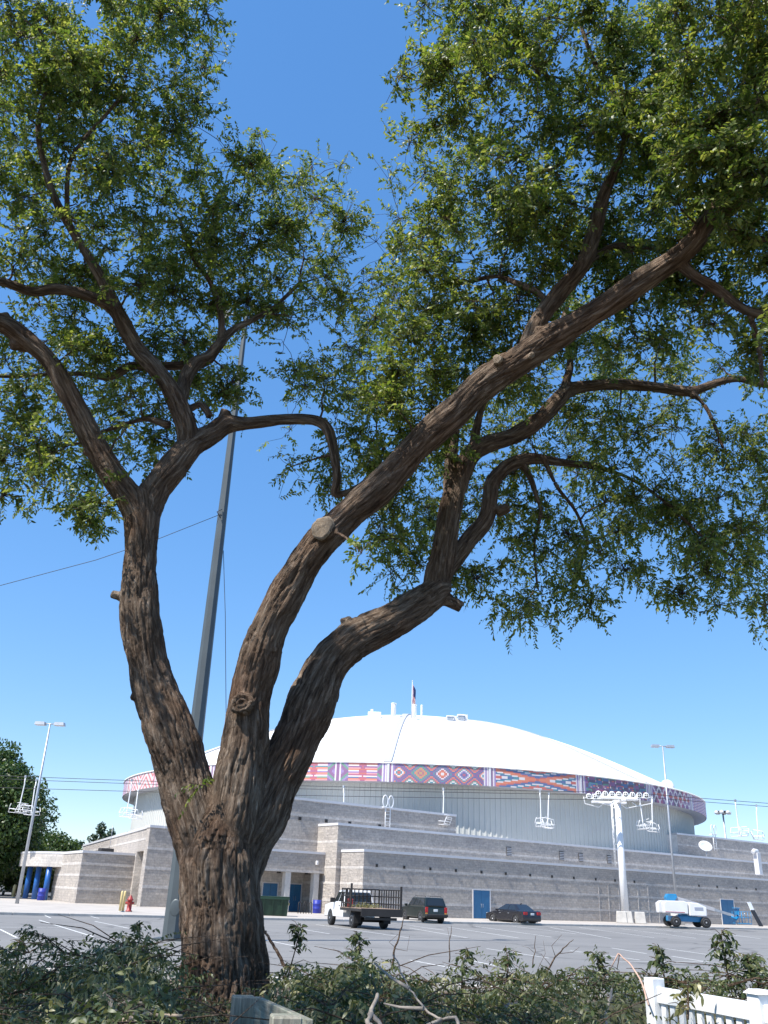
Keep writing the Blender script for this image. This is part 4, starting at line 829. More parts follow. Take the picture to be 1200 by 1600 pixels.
# ------------------------------------------------------------------ main tree: limbs as (px, py, width px, ground distance)
LIMBS = [
 # trunk
 [(346,1690,160,11),(346,1600,148,11),(347,1540,141,11),(348,1480,136,11),(348,1400,136,11),(347,1345,136,11),(351,1305,108,10.97),(355,1270,76,10.95),(360,1235,44,10.92)],
 # A: left limb
 [(328,1430,60,11),(322,1370,80,11),(312,1310,90,11),(297,1245,90,11),(271,1160,86,10.95),(236,1060,76,10.9),(219,970,66,10.8),(217,890,60,10.75),(219,810,60,10.7),(214,775,56,10.7)],
 [(222,820,52,10.7),(198,775,48,10.6),(165,725,45,10.5),(140,680,38,10.4),(105,610,34,10.2),(80,565,32,10.1),(48,535,32,10.0),(15,512,34,9.9),(-30,495,30,9.7),(-110,470,26,9.4)],
 [(222,820,50,10.7),(240,768,52,10.75),(272,728,50,10.8),(295,700,46,10.85),(330,680,36,11),(352,664,34,11.1),(385,662,22,11.2),(440,656,20,11.3),(490,657,19,11.3),(512,672,19,11.3),(522,710,18,11.3),(526,750,17,11.3),(523,772,15,11.35),(545,768,10,11.4),(575,745,8,11.5),(600,700,6,11.6)],
 [(292,715,40,10.85),(292,680,38,10.8),(284,645,38,10.75),(268,610,34,10.7),(242,575,31,10.65),(215,545,29,10.6),(195,510,27,10.5),(180,480,24,10.45),(165,448,20,10.3),(140,405,18,10.1),(112,360,16,10),(90,320,14,9.8),(72,270,12,9.6),(60,200,10,9.4),(75,120,8,9.2),(60,40,6,9)],
 [(186,495,22,10.5),(170,478,22,10.4),(130,460,20,10.2),(85,452,19,10),(50,456,18,9.9),(10,443,17,9.7),(-40,430,15,9.4),(-110,390,12,9)],
 [(283,625,26,10.75),(290,590,24,10.9),(305,568,24,11),(325,560,22,11.1),(345,535,18,11.2),(365,515,14,11.3),(395,500,11,11.4),(430,478,8,11.6),(470,440,6,11.8)],
 [(322,562,18,11.1),(290,570,17,11.2),(240,572,16,11.2),(205,572,16,11.2),(180,585,15,11.2),(165,590,12,11.2),(120,584,9,11.1),(60,586,8,11),(0,588,7,10.9),(-60,580,6,10.8)],
 [(344,537,14,11.2),(346,500,12,11.2),(338,465,11,11.1),(325,435,9,11),(300,400,8,10.9),(280,340,6,10.7)],
 [(112,362,12,10),(105,330,10,9.9),(108,260,9,9.7),(130,220,8,9.6),(165,180,6,9.5),(190,150,5,9.4)],
 [(296,640,14,10.85),(312,632,12,10.8),(322,640,14,10.75),(328,652,13,10.75)],
 [(265,665,16,10.85),(250,660,14,10.9),(225,655,10,11),(190,665,7,11.1),(150,678,6,11.2)],
 # B: middle limb
 [(352,1420,70,10.95),(360,1340,86,10.92),(371,1260,86,10.9),(381,1170,78,10.85),(386,1100,72,10.8),(402,1040,66,10.75),(428,970,63,10.6),(462,905,61,10.45),(505,845,60,10.3),(552,798,57,10.15),(610,745,55,9.95),(670,685,54,9.75),(725,632,53,9.55),(775,588,54,9.35),(828,552,54,9.15),(880,518,46,8.95),(940,480,43,8.75),(1000,440,42,8.5),(1050,408,40,8.3),(1085,378,38,8.1),(1108,345,34,7.95),(1150,315,28,7.8),(1205,292,24,7.6),(1290,262,20,7.3)],
 [(822,560,34,9.2),(832,525,33,9.2),(850,488,32,9.2),(880,452,31,9.2),(908,418,29,9.15),(925,375,27,9.1),(936,330,25,9.0),(946,295,22,8.9),(958,270,17,8.8),(975,220,12,8.6),(960,150,10,8.5),(925,90,8,8.4),(905,30,6,8.3)],
 [(1098,360,26,8.0),(1125,300,24,7.8),(1145,262,22,7.7),(1165,225,20,7.6),(1180,180,18,7.5),(1188,120,15,7.4),(1200,60,12,7.3),(1215,-40,12,7.2)],
 [(1062,412,22,8.3),(1085,432,21,8.3),(1120,452,20,8.3),(1160,482,18,8.25),(1205,494,16,8.2),(1280,500,13,8.1)],
 [(1112,345,18,7.9),(1135,355,14,7.85),(1165,370,11,7.8),(1210,375,9,7.7)],
 [(920,408,14,9.2),(940,394,13,9.25),(965,384,12,9.3),(1000,386,9,9.35),(1040,388,7,9.4),(1080,380,6,9.5)],
 [(858,478,14,9.2),(840,458,13,9.4),(805,442,11,9.6),(775,432,9,9.8),(735,440,7,10)],
 [(1170,485,10,8.25),(1180,520,9,8.3),(1188,560,8,8.35),(1190,600,7,8.4)],
 # C: right limb
 [(370,1430,60,11),(376,1380,74,11.02),(389,1320,82,11.05),(416,1252,86,11.1),(449,1185,84,11.15),(482,1110,80,11.25),(508,1045,74,11.35),(550,1003,70,11.45),(605,975,64,11.6),(655,950,58,11.75),(686,925,54,11.85),(697,925,44,11.9)],
 [(680,935,50,11.85),(688,890,46,11.85),(696,840,42,11.85),(706,785,40,11.85),(720,745,36,11.85),(736,710,34,11.85),(760,695,32,11.9),(800,682,30,12.0),(840,658,29,12.1),(868,630,27,12.15),(888,610,24,12.2),(915,603,21,12.25),(970,600,20,12.3),(1030,606,19,12.3),(1078,612,18,12.3),(1115,600,15,12.3),(1150,592,13,12.3),(1205,602,11,12.3),(1280,600,9,12.3)],
 [(690,905,34,11.9),(712,872,32,12.0),(735,842,30,12.1),(758,812,30,12.2),(766,780,28,12.25),(772,752,26,12.3),(795,728,24,12.4),(830,716,21,12.5),(880,722,14,12.6),(930,730,10,12.7),(985,748,7,12.8),(1040,785,5,12.9),(1100,840,4,13),(1160,880,3,13.1)],
 [(706,770,26,11.85),(704,735,26,11.9),(706,700,24,11.9),(709,672,22,11.95)],
 [(740,700,18,11.85),(745,665,15,11.9),(760,620,12,12),(790,575,9,12.1),(800,530,7,12.2)],
 [(880,612,15,12.15),(890,575,13,12.2),(888,540,11,12.2),(880,500,9,12.3),(895,460,7,12.4)],
 [(812,720,13,12.45),(828,745,11,12.45),(838,775,9,12.45),(845,800,7,12.5),(835,850,5,12.5),(840,920,4,12.5)],
 [(850,716,9,12.5),(870,760,7,12.5),(900,800,6,12.6),(920,850,5,12.7)],
 [(1080,612,9,12.3),(1105,640,7,12.3),(1130,700,5,12.4)],
]
def limb_pts(L, step=0.06):
    P = []; rad = []
    for px, py, w, D in L:
        p = at(px, py, D); P.append(np.array(p)); rad.append(w*.452*depth_of(p)/FPX)
    P = np.array(P); rad = np.array(rad); out = []; orad = []
    for i in range(len(P)-1):
        p0 = P[max(i-1, 0)]; p1 = P[i]; p2 = P[i+1]; p3 = P[min(i+2, len(P)-1)]
        n = max(2, int(np.linalg.norm(p2-p1)/step))
        for k in range(n):
            t = k/n; out.append(.5*(2*p1+(p2-p0)*t+(2*p0-5*p1+4*p2-p3)*t*t+(3*p1-p0-3*p2+p3)*t**3)); orad.append(rad[i]*(1-t)+rad[i+1]*t)
    out.append(P[-1]); orad.append(rad[-1]); return np.array(out), np.array(orad)
tree = thing('shade_tree', 'big furrow-barked shade tree with three main limbs filling the foreground', 'tree', (at(345, 1600, 11).x, 11, 0))
TOFF = Vector(tree.location)
skel_p, skel_r, skel_t, skel_n, skel_s, skel_l = [], [], [], [], [], []
thick = MB(); thin = MB(); nodeP = []; nodeR = []
for li_, L in enumerate(LIMBS):
    p, r_ = limb_pts(L)
    if li_ == 0:                         # root flare
        g0 = p[0].copy(); zz = p[:, 2]
        keep = zz > -.4; p = p[keep]; r_ = r_[keep]
        r_ = r_ * (1 + .28*np.exp(-np.clip(p[:, 2], 0, 9)/.32))
    jit = np.stack([vnoise(p*1.7+li_*9.1+c*17) for c in range(3)], 1) * (r_[:, None]*.14)
    p = p + jit; r_ = r_*(1 + .09*vnoise(p*2.3+3.3+li_))
    tg = np.gradient(p, axis=0); tg /= np.linalg.norm(tg, axis=1)[:, None]
    s = np.concatenate([[0], np.cumsum(np.linalg.norm(np.diff(p, axis=0), axis=1))])
    nn = np.zeros_like(p); a = np.cross(tg[0], [1, 0, .1]); nn[0] = a/np.linalg.norm(a)
    for i in range(1, len(p)):
        a = nn[i-1]-tg[i]*nn[i-1].dot(tg[i]); nn[i] = a/np.linalg.norm(a)
    m = r_ > .032
    cut = len(p) if m.all() else max(2, int(np.argmin(m)))
    if m[0]:
        thick.tube([Vector(q)-TOFF for q in p[:cut]], list(r_[:cut]), 20, 0, True)
        skel_p.append(p[:cut]); skel_r.append(r_[:cut]); skel_t.append(tg[:cut]); skel_n.append(nn[:cut]); skel_s.append(s[:cut]+li_*3.7); skel_l.append(np.full(cut, li_))
    else: cut = 1
    if cut < len(p): thin.tube([Vector(q)-TOFF for q in p[cut-1:]], list(np.maximum(r_[cut-1:]*.97, .006)), 8, 0, True)
    if li_ > 0: nodeP.append(p[::3]); nodeR.append(r_[::3])
# knots, stubs and old cuts standing off the limbs
STUBS = [((520,836,10.3),(-.3,-.9,-.12),.36,.15),((387,1104,10.75),(-.12,-1,-.05),.28,.12),((700,938,11.85),(.75,.1,-.35),.22,.085),((548,990,11.45),(-.35,-.3,.85),.22,.075),((788,572,9.25),(-.5,-.8,-.1),.2,.065),((845,532,9.05),(.1,-.6,.8),.16,.1),((822,563,9.1),(.2,-.9,-.2),.17,.04),((15,512,9.9),(-.5,-.4,.7),.2,.09),((345,663,11.1),(.3,-.3,.9),.22,.08),((196,935,10.75),(-.9,-.3,.2),.18,.05),((230,1095,10.9),(-.9,-.4,.1),.2,.04),((150,712,10.45),(-.7,-.6,.2),.16,.07),((192,762,10.6),(.4,-.8,.3),.15,.07),((776,800,12.2),(.9,-.3,.3),.2,.08),((1080,614,12.3),(.2,-.3,-.9),.12,.05),((40,540,10.05),(-.7,-.5,-.3),.2,.08)]
stub_ends = []
for (px, py, D), d, ln, rr in STUBS:
    c = np.array(at(px, py, D)); d = np.array(d, float); d /= np.linalg.norm(d); k = np.linspace(0, 1, 4)
    pts = [c + d*ln*t for t in k]; thick.tube([Vector(q)-TOFF for q in pts], [rr*1.25, rr*1.12, rr, rr*.98], 14, 0, True)
    stub_ends.append((pts[-1], d, rr))
raw = thick.mesh('trunk', M['bark'])
tmp = bpy.data.objects.new('tmp_trunk', raw); col.objects.link(tmp)
rm = tmp.modifiers.new('r', 'REMESH'); rm.mode = 'VOXEL'; rm.voxel_size = 0.0125; rm.adaptivity = 0
smo = tmp.modifiers.new('s', 'SMOOTH'); smo.iterations = 24; smo.factor = .5
dg = bpy.context.evaluated_depsgraph_get(); trunk_me = bpy.data.meshes.new_from_object(tmp.evaluated_get(dg)); bpy.data.objects.remove(tmp)
trunk_me.name = 'trunk'
SP, SR, ST, SN, SS, SL = [np.concatenate(a) for a in (skel_p, skel_r, skel_t, skel_n, skel_s, skel_l)]
nv = len(trunk_me.vertices); co = np.empty(nv*3, np.float32); trunk_me.vertices.foreach_get('co', co); co = co.reshape(-1, 3).astype(np.float64)
no = np.empty(nv*3, np.float32); trunk_me.vertices.foreach_get('normal', no); no = no.reshape(-1, 3)
wco = co + np.array(TOFF)
best = np.zeros(nv, np.int64); gap = np.zeros(nv)
limb_ids = np.unique(SL); SPf, SRf = SP.astype(np.float32), (SR*.95).astype(np.float32)
for c0 in range(0, nv, 4000):
    d2 = np.linalg.norm(wco[c0:c0+4000, None, :].astype(np.float32) - SPf[None], axis=2) - SRf[None]
    best[c0:c0+4000] = d2.argmin(1)
    per = np.sort(np.stack([d2[:, SL == l].min(1) for l in limb_ids], 1), axis=1); gap[c0:c0+4000] = per[:, 1]-per[:, 0]
d = wco - SP[best]; sl = np.einsum('ij,ij->i', d, ST[best]); dr = d - ST[best]*sl[:, None]
rad_v = np.linalg.norm(dr, axis=1)+1e-6; bn = np.cross(ST[best], SN[best])
cx = np.einsum('ij,ij->i', dr, SN[best])/rad_v*SR[best]; cy = np.einsum('ij,ij->i', dr, bn)/rad_v*SR[best]; cs = SS[best]+sl
Q = np.stack([cx, cy, cs], 1)
base_r = SR[best]
def fur(fr, fz, w, off):
    q = Q*[fr, fr, fz] + off; wv_ = np.stack([vnoise(q*.55+k*11.7) for k in range(3)], 1)*.75
    n_ = vnoise(q+wv_); return np.exp(-np.abs(n_)/(w*.75))
amp = np.clip(base_r*.11, .006, .05)
f1 = fur(15, 2.0, .2, 5.1); f2 = fur(30, 4.4, .25, 31.7); f4 = fur(9, 6, .13, 61.3); f3 = vnoise(Q*[42, 42, 14]+2.2)
plate_ = vnoise(Q*[9, 9, 3]+77)
disp = amp*(-1.0*f1 - .5*f2 - .16*f4 + .22*f3 + .38*plate_ + .42)
fd = np.clip(gap/.07, 0, 1); fd = fd*fd*(3-2*fd); disp = disp*fd + amp*.1*(1-fd)
lump = vnoise(wco*2.1+50)*.022*np.clip(base_r/.3, .3, 1.2) + vnoise(wco*5.2+9)*.011*np.clip(base_r/.3, .3, 1.2)
co2 = co + no*(disp + lump)[:, None]
trunk_me.vertices.foreach_set('co', co2.astype(np.float32).ravel())
at_ = trunk_me.attributes.new('bark', 'FLOAT_VECTOR', 'POINT'); at_.data.foreach_set('vector', (Q*[1, 1, 1]).astype(np.float32).ravel())
trunk_me.polygons.foreach_set('use_smooth', np.ones(len(trunk_me.polygons), bool)); trunk_me.update()
if not trunk_me.materials: trunk_me.materials.append(M['bark'])
trunk = link('trunk', trunk_me, tree)
# pale sawn faces on the larger stubs
for k, (e, d_, rr) in enumerate(stub_ends):
    if k not in (0, 1, 4, 6): continue
    dv = Vector(d_); n = 30; mb = MB()
    prof = [(0.0, .012), (.25, .016), (.5, .011), (.75, .014), (.9, .006), (.98, -.02)] if k != 1 else [(0.0, -.012), (.22, .0), (.34, .022), (.5, .012), (.62, .004), (.78, .03), (.95, .026), (1.15, -.03)]
    vs = [(0, 0, prof[0][1])]
    for f_, h_ in prof[1:]:
        for q in range(n):
            an = 2*PI*q/n; w_ = 1 + .09*math.sin(2*an+k) + .05*math.sin(3*an+2*k) + .03*math.sin(7*an+k) + .02*math.sin(13*an); hh_ = h_ + .004*math.sin(9*an+f_*9)
            vs.append((rr*f_*w_*math.cos(an), rr*f_*w_*math.sin(an), hh_))
    fs = [(0, 1+q, 1+(q+1) % n) for q in range(n)] + [(1+i*n+q, 1+(i+1)*n+q, 1+(i+1)*n+(q+1) % n, 1+i*n+(q+1) % n) for i in range(len(prof)-2) for q in range(n)]
    cfo = mb.add(vs, fs, 0, True).build('cut_face' if k != 1 else 'healed_knot', M['wood_end'] if k != 1 else M['twig'], trunk)
    cfo.location = Vector(e) - TOFF + dv*.012; cfo.rotation_euler = dv.to_track_quat('Z', 'Y').to_euler()
# ------------------------------------------------------------------ foliage
DENS = """
777777200000027677788888
888877200000046777788888
888776400000156667788888
788776300000146677788888
777777431000146667788888
576677777630167777788888
665678888740267777788888
645778888731677777767877
567778888875678776667743
377777768765688776667624
367766521157788876776534
566655520367888876666424
665655410378888766644115
676543100356666566655335
666420000245554566667655
235100000034555556677766
003000000013675556667776
000000000002665455534666
000000000000424266300455
000000000000000053000001
""".split()
GR = np.array([[int(c) for c in r_] for r_ in DENS]); assert GR.shape == (20, 24)
PADL, PADR, PADT = 5, 6, 8
# skeleton pixels for depth lookup
NP_ = np.concatenate(nodeP); NR_ = np.concatenate(nodeR)
def pix(P):
    q = P-np.array([0, 0, EYE]); z = q@np.array(cf); return np.stack([600+FPX*(q@np.array(cr))/z, 800-FPX*(q@np.array(cu))/z], 1)
NPX = pix(NP_)
big_m = NR_ > .05
cells = []
for r_ in range(-PADT, 20):
    for c_ in range(-PADL, 24+PADR):
        if r_ < 0 or c_ < 0 or c_ >= 24:
            base = GR[min(max(r_, 0), 19), min(max(c_, 0), 23)]
            if r_ < 0: base = max(3, base) if (c_ < 6 or c_ > 12) else (2 if r_ < -3 else 0)
            dn = base*(.34 if r_ < -1 else .5)*(.6 if c_ < 0 else 1)
        else: dn = GR[r_, c_]
        if dn > 0: cells.append((r_, c_, dn))
lb_, la_, ln_, ll_ = [], [], [], []          # leaf base, axis, normal, length
tw = MB()
def unit(v): return v/(np.linalg.norm(v, axis=-1, keepdims=True)+1e-9)
tips = []
clusters = []
for r_, c_, dn in cells:
    pc = np.array([c_*50+25, r_*50+25.])
    dd = np.linalg.norm(NPX-pc, axis=1); k = np.argsort(dd)[:6]; wgt = 1/(dd[k]+30); D0 = (NP_[k, 1]*wgt).sum()/wgt.sum()
    if r_ < 0: D0 = D0 - .35*(-r_)
    nk = 1 if dn < 5 else 2
    for q in range(nk):
        over = dd.min() < 45 and big_m[dd.argmin()]
        off = abs(rng.normal(0, .9)) + (.35 if over else -.25) if rng.random() < .8 else rng.normal(-.5, .4)
        if over and off < .2: off = .3 + .5*rng.random()
        if c_ >= 21 and -2 < r_ < 7 and rng.random() < .7: off = -rng.uniform(.25, .9)
        Dq = max(4.2, D0+off)
        p = at(pc[0]+rng.uniform(-25, 25), pc[1]+rng.uniform(-22, 22), Dq)
        clusters.append((np.array(p), dn/nk*rng.choice([.35, .8, 1.2, 1.6]), r_, c_))
# unseen crown clusters added off-frame over the left shoulder to shade trunk and heap
k = 0
while k < 52:
    d_ = rng.normal(0, 1, 3); d_ /= np.linalg.norm(d_); q = np.array([-3.8, 6.2, 9.6]) + d_*np.array([5.6, 4.6, 2.0])*rng.random()**.4
    if q[0] > -2.9: continue  # gap in the added clusters keeps the picket fence in sun
    px_ = pix(q[None])[0]; zc = (q-np.array([0, 0, EYE]))@np.array(cf)
    if zc > 0 and -330 < px_[0] < 1500 and -330 < px_[1]: continue
    clusters.append((q, 5.5*rng.choice([.6, 1.0, 1.5]), -9, -9)); k += 1
# connect each cluster to the nearest wood
avail = [NP_.copy()]; availR = [NR_.copy()]
CP = np.array([c[0] for c in clusters])
A = NP_; AR = NR_
dist = np.array([np.linalg.norm(A-p, axis=1).min() for p in CP]); order = np.argsort(dist)
done = np.zeros(len(CP), bool)
for ci in order:
    p = CP[ci]; dd = np.linalg.norm(A-p, axis=1) + .0; k = dd.argmin(); a = A[k]; ln = dd[k]
    if ln < .05: continue
    mid = (a+p)/2 + np.array([rng.normal(0, .07), rng.normal(0, .07), .1+rng.normal(0, .06)])*min(ln, 1.4)
    n = max(4, int(ln/.16)); pts = [(1-t)**2*a + 2*t*(1-t)*mid + t*t*p for t in np.linspace(0, 1, n+1)]
    pts = [q + rng.normal(0, .012, 3) if 0 < i < n else q for i, q in enumerate(pts)]
    r0 = min(AR[k]*.8, .012+.012*ln, .036); rs = np.linspace(r0, .0055, n+1)
    thin.tube([Vector(q)-TOFF for q in pts], list(rs), 6, 0, False)
    A = np.vstack([A, np.array(pts[1:])]); AR = np.concatenate([AR, rs[1:]])
SPC = 8.0
nleaf_tot = 0
for ci, (p, dn, r_, c_) in enumerate(clusters):
    inframe = r_ >= -1 and -1 <= c_ <= 24
    ns = int(dn*SPC*(1 if inframe or c_ == -9 else .5) + rng.random())
    px_m = depth_of(p)/FPX
    wd_ = 34*px_m if c_ > -9 else .62
    hang = max(0, min(1, (r_-11)/5)) if c_ > 10 else max(0, min(1, (r_-11)/4))
    for q in range(ns):
        o = p + rng.normal(0, 1, 3)*np.array([wd_, wd_*1.1, wd_*.8])*.56
        out = unit(o-p); dirv = unit(out*.7 + rng.normal(0, .45, 3) + np.array([0, 0, .25-.7*hang]))
        L = rng.uniform(.2, .38); sag_ = np.array([0, 0, -1])*rng.uniform(.05, .3)*L
        st = o - dirv*L*.5
        e = st + dirv*L + sag_
        # twig from the cluster node to the shoot, then the shoot
        tw.tube([Vector(p)-TOFF, Vector((p+st)/2+rng.normal(0, .02, 3))-TOFF, Vector(st)-TOFF, Vector(st+dirv*L*.5+sag_*.25)-TOFF, Vector(e)-TOFF], [.0045, .0038, .003, .0024, .0015], 3, 0, False)
        n = int(rng.integers(11, 18)); t = (np.arange(n)+.6)/n
        pos = st + dirv*L*t[:, None] + sag_*(t**2)[:, None]
        ax = unit(dirv + 2*sag_/L*t[:, None]); up = unit(rng.normal(0, .6, 3)+np.array([-.25, -.3, .75]))
        sd_ = unit(np.cross(ax, up)); sgn = np.where(np.arange(n) % 2, 1, -1)[:, None]
        lax = unit(sd_*sgn*.85 + ax*.62 + rng.normal(0, .28, (n, 3)) + np.array([0, 0, -.28]))
        nr = unit(np.cross(lax, np.cross(up+rng.normal(0, .5, (n, 3)), lax)))
        lb_.append(pos); la_.append(lax); ln_.append(nr); ll_.append(rng.uniform(.055, .1, n)*(1-.35*np.abs(t-.45)))
def leaf_mesh(name, B, A_, Nn, Ln, mat, wr=.4, parent=None):
    n = len(B); S = np.cross(A_, Nn); l = Ln[:, None]; w = l*wr
    V6 = np.stack([B, B+A_*l*.32+S*w*.5+Nn*l*.06, B+A_*l*.32-S*w*.5+Nn*l*.06, B+A_*l*.68+S*w*.4+Nn*l*.02, B+A_*l*.68-S*w*.4+Nn*l*.02, B+A_*l-Nn*l*.1], 1).reshape(-1, 3)
    idx = (np.arange(n)*6)[:, None] + np.array([0, 2, 1, 1, 2, 4, 3, 3, 4, 5])[None]
    me = bpy.data.meshes.new(name); me.vertices.add(n*6); me.vertices.foreach_set('co', V6.astype(np.float32).ravel())
    me.loops.add(n*10); me.loops.foreach_set('vertex_index', idx.astype(np.int32).ravel())
    me.polygons.add(n*3); st = (np.arange(n)*10)[:, None]+np.array([0, 3, 7])[None]
    me.polygons.foreach_set('loop_start', st.astype(np.int32).ravel()); me.polygons.foreach_set('loop_total', np.tile([3, 4, 3], n).astype(np.int32))
    me.update(calc_edges=True); me.materials.append(mat); return link(name, me, parent)
LB, LA, LN, LL = np.concatenate(lb_)-np.array(TOFF), np.concatenate(la_), np.concatenate(ln_), np.concatenate(ll_)
cr_o = leaf_mesh('crown_leaves', LB, LA, LN, LL, M['leaf'], .42, tree); cr_o['kind'] = 'stuff'
print('leaves', len(LB), 'trunk verts', nv)
thin.build('branches', M['twig'], tree); two = tw.build('twigs', M['twig'], tree); two['kind'] = 'stuff'
# ------------------------------------------------------------------ background trees
def leaf_cloud(ctrs, n, size, flat=.0):
    """leaves on the shell of several lobes; returns base, axis, normal, length"""
    B, A_, Nn, Ln = [], [], [], []
    for (c, r_) in ctrs:
        k = int(n*r_[0]*r_[2]); d = unit(rng.normal(0, 1, (k, 3))); rad = rng.uniform(.55, 1.08, (k, 1))**.6
        clump = vnoise(d*2.6+np.array(c)*.37)
        rad = rad*(1+.22*clump[:, None])
        B.append(np.array(c)+d*rad*np.array(r_)); A_.append(unit(rng.normal(0, 1, (k, 3))+d*.4+np.array([0, 0, -.4]))); Nn.append(unit(d+rng.normal(0, .55, (k, 3))+np.array([0, 0, .4]))); Ln.append(rng.uniform(.7, 1.3, k)*size)
    B, A_, Nn, Ln = map(np.concatenate, (B, A_, Nn, Ln))
    Nn = unit(np.cross(A_, np.cross(Nn, A_))); return B, A_, Nn, Ln
def bg_tree(px, D, pyt, width_m, lab, nlobes=14, size=.3, dens=330, mat='leaffar', shape='round'):
    b = at(px, 1395, D); b.z = 0; H = vert_h(Vector(b), pyt); t = thing('broadleaf_tree' if mat != 'conif' else 'conifer_tree', lab, 'tree', b)
    lob = []; wr = width_m/2
    mb = MB().tube([(0, 0, -.1), (.1, 0, H*.2), (-.1, .1, H*.45), (.1, 0, H*.75), (0, 0, H*.93)], [.03*H, .022*H, .016*H, .009*H, .003*H], 9)
    for k in range(nlobes):
        f = (k+.5)/nlobes; z = H*(.2+.74*f); env = (math.sin(PI*min(1, .12+f*.88))**.7 if shape == 'round' else (1-f)**.8*1.05+.06)
        a = k*2.4; rr = wr*env*random.uniform(.35, .7); c = (rr*math.cos(a), rr*math.sin(a), z); s_ = max(.35, wr*env*random.uniform(.42, .62))
        lob.append((c, (s_, s_, s_*.8))); mb.tube([(0, 0, z*.7), (c[0]*.5, c[1]*.5, z*.88), c], [.009*H, .006*H, .002*H], 5)
    lob.append(((0, 0, H*.93), (wr*.3, wr*.3, H*.08)))
    mb.build('trunk', M['twig'], t)
    o = leaf_mesh('crown', *leaf_cloud(lob, dens, size), M[mat], .6, t); o['kind'] = 'stuff'
bg_tree(-40, 96, 1160, 11.5, 'large dark broadleaf tree at the left edge behind the light pole', 34, .34, 260)
bg_tree(72, 128, 1299, 9.5, 'lower round green tree beside the canopy on the left', 20, .36, 220)
bg_tree(22, 118, 1305, 9, 'pale green broadleaf tree under the big left tree', 18, .34, 230)
bg_tree(-70, 110, 1250, 14, 'broadleaf tree just beyond the left edge', 18, .4, 160)
bg_tree(143, 175, 1287, 5.2, 'left of two dense rounded trees above the left roofline', 16, .4, 320, 'conif')
bg_tree(160, 178, 1296, 5.0, 'right of two dense rounded trees above the left roofline', 14, .4, 320, 'conif')
bg_tree(110, 185, 1312, 9, 'sparse grey-green conifer low over the left wing roof', 12, .5, 60, 'conif')
for k, px in enumerate((-20, 10, 45)): bg_tree(px, 150, 1352, 8, ['low hedge-like tree far left, leftmost of the far row', 'low tree behind the dark pickup at the left', 'low tree behind the blue columns'][k], 10, .4, 160)

# ------------------------------------------------------------------ brush pile around the trunk
TOPL = [(-200,1470),(0,1485),(40,1485),(60,1505),(100,1480),(150,1460),(200,1444),(240,1450),(270,1462),(290,1500),(345,1530),(405,1520),(430,1492),(470,1496),(520,1508),(560,1486),(600,1512),(650,1508),(700,1520),(760,1538),(800,1515),(850,1510),(900,1522),(950,1508),(1000,1515),(1050,1522),(1100,1515),(1140,1505),(1200,1508),(1400,1505)]
_rx, _rz = [], []
for px, py in TOPL: q = at(px, py, 10.2); _rx.append(q.x); _rz.append(q.z)
def pile_h(x, y):
    zr = np.interp(x*10.2/np.maximum(y, 4.5)*1.0, _rx, _rz)
    f = np.clip((y-3.6)/1.0, 0, 1)*np.clip((12.3-y)/1.7, 0, 1); f = f*f*(3-2*f)
    dip = .12*vnoise(np.stack([x*.9, y*.9, x*0+3], -1).reshape(-1, 3)).reshape(np.shape(x))
    near = -.1*np.clip((8.5-y)/3.5, 0, 1) - .75*np.clip((x-1.9)/.5, 0, 1)*np.clip((9.3-y)/.8, 0, 1)
    return np.maximum(0.02, (zr-.1+dip+near)*f)
def shoots(O, Dv, L, n, lmin, lmax, droop=.4):
    B, A_, Nn, Ln = [], [], [], []
    for o, dv, l in zip(O, Dv, L):
        k = int(n*rng.uniform(.8, 1.2)); t = (np.arange(k)+.7)/k; sg = np.array([0, 0, -1])*droop*l*rng.uniform(.4, 1.2)
        pos = o + dv*l*t[:, None] + sg*(t**2)[:, None]; ax = unit(dv+2*sg/l*t[:, None]); up = unit(rng.normal(0, .4, 3)+np.array([0, 0, 1.]))
        sd_ = unit(np.cross(ax, up)); sgn = np.where(np.arange(k) % 2, 1, -1)[:, None]
        lax = unit(sd_*sgn*.8+ax*.5+rng.normal(0, .3, (k, 3))+np.array([0, 0, -.55])); nr = unit(np.cross(lax, np.cross(up+rng.normal(0, .5, (k, 3)), lax)))
        B.append(pos); A_.append(lax); Nn.append(nr); Ln.append(rng.uniform(lmin, lmax, k))
    return tuple(map(np.concatenate, (B, A_, Nn, Ln)))
# one uncountable mass of small cut foliage underneath
ns = 5200
X = rng.uniform(-6.2, 6.8, ns); Y = rng.uniform(4.0, 12.0, ns); Z = pile_h(X, Y) - rng.uniform(0, .22, ns)
keepm = ~((X > .285*Y) & (Y < 8.75)) & (np.hypot(X-TOFF.x, Y-TOFF.y) > .62) & (Z > .02); X, Y, Z = X[keepm], Y[keepm], Z[keepm]
O = np.stack([X, Y, Z], 1); Dv = unit(np.stack([rng.normal(0, 1, len(X)), rng.normal(0, 1, len(X)), rng.normal(.25, .4, len(X))], 1))
o = leaf_mesh('cut_foliage', *shoots(O, Dv, rng.uniform(.18, .36, len(X)), 13, .036, .075), M['leafcut'], .33); tag(o, 'mass of cut leafy twigs heaped on the ground around the tree', 'brush', kind='stuff')
ZN = [(-2.1, 6.6, .55), (-1.75, 7.6, .5), (-2.5, 8.2, .45), (.1, 8.4, .5), (.55, 7.6, .4), (-.9, 7.9, .5), (-.7, 6.6, .45), (1.6, 7.0, .35), (1.5, 8.6, .4), (-3.6, 7.4, .4)]
dx = np.concatenate([np.stack([rng.normal(a_, s_, 24), rng.normal(b_, s_*.8, 24)], 1) for a_, b_, s_ in ZN]); dx = dx[~((dx[:, 0] > .27*dx[:, 1]) & (dx[:, 1] < 8.75)) & (np.hypot(dx[:, 0]-TOFF.x, dx[:, 1]-TOFF.y) > .65)]
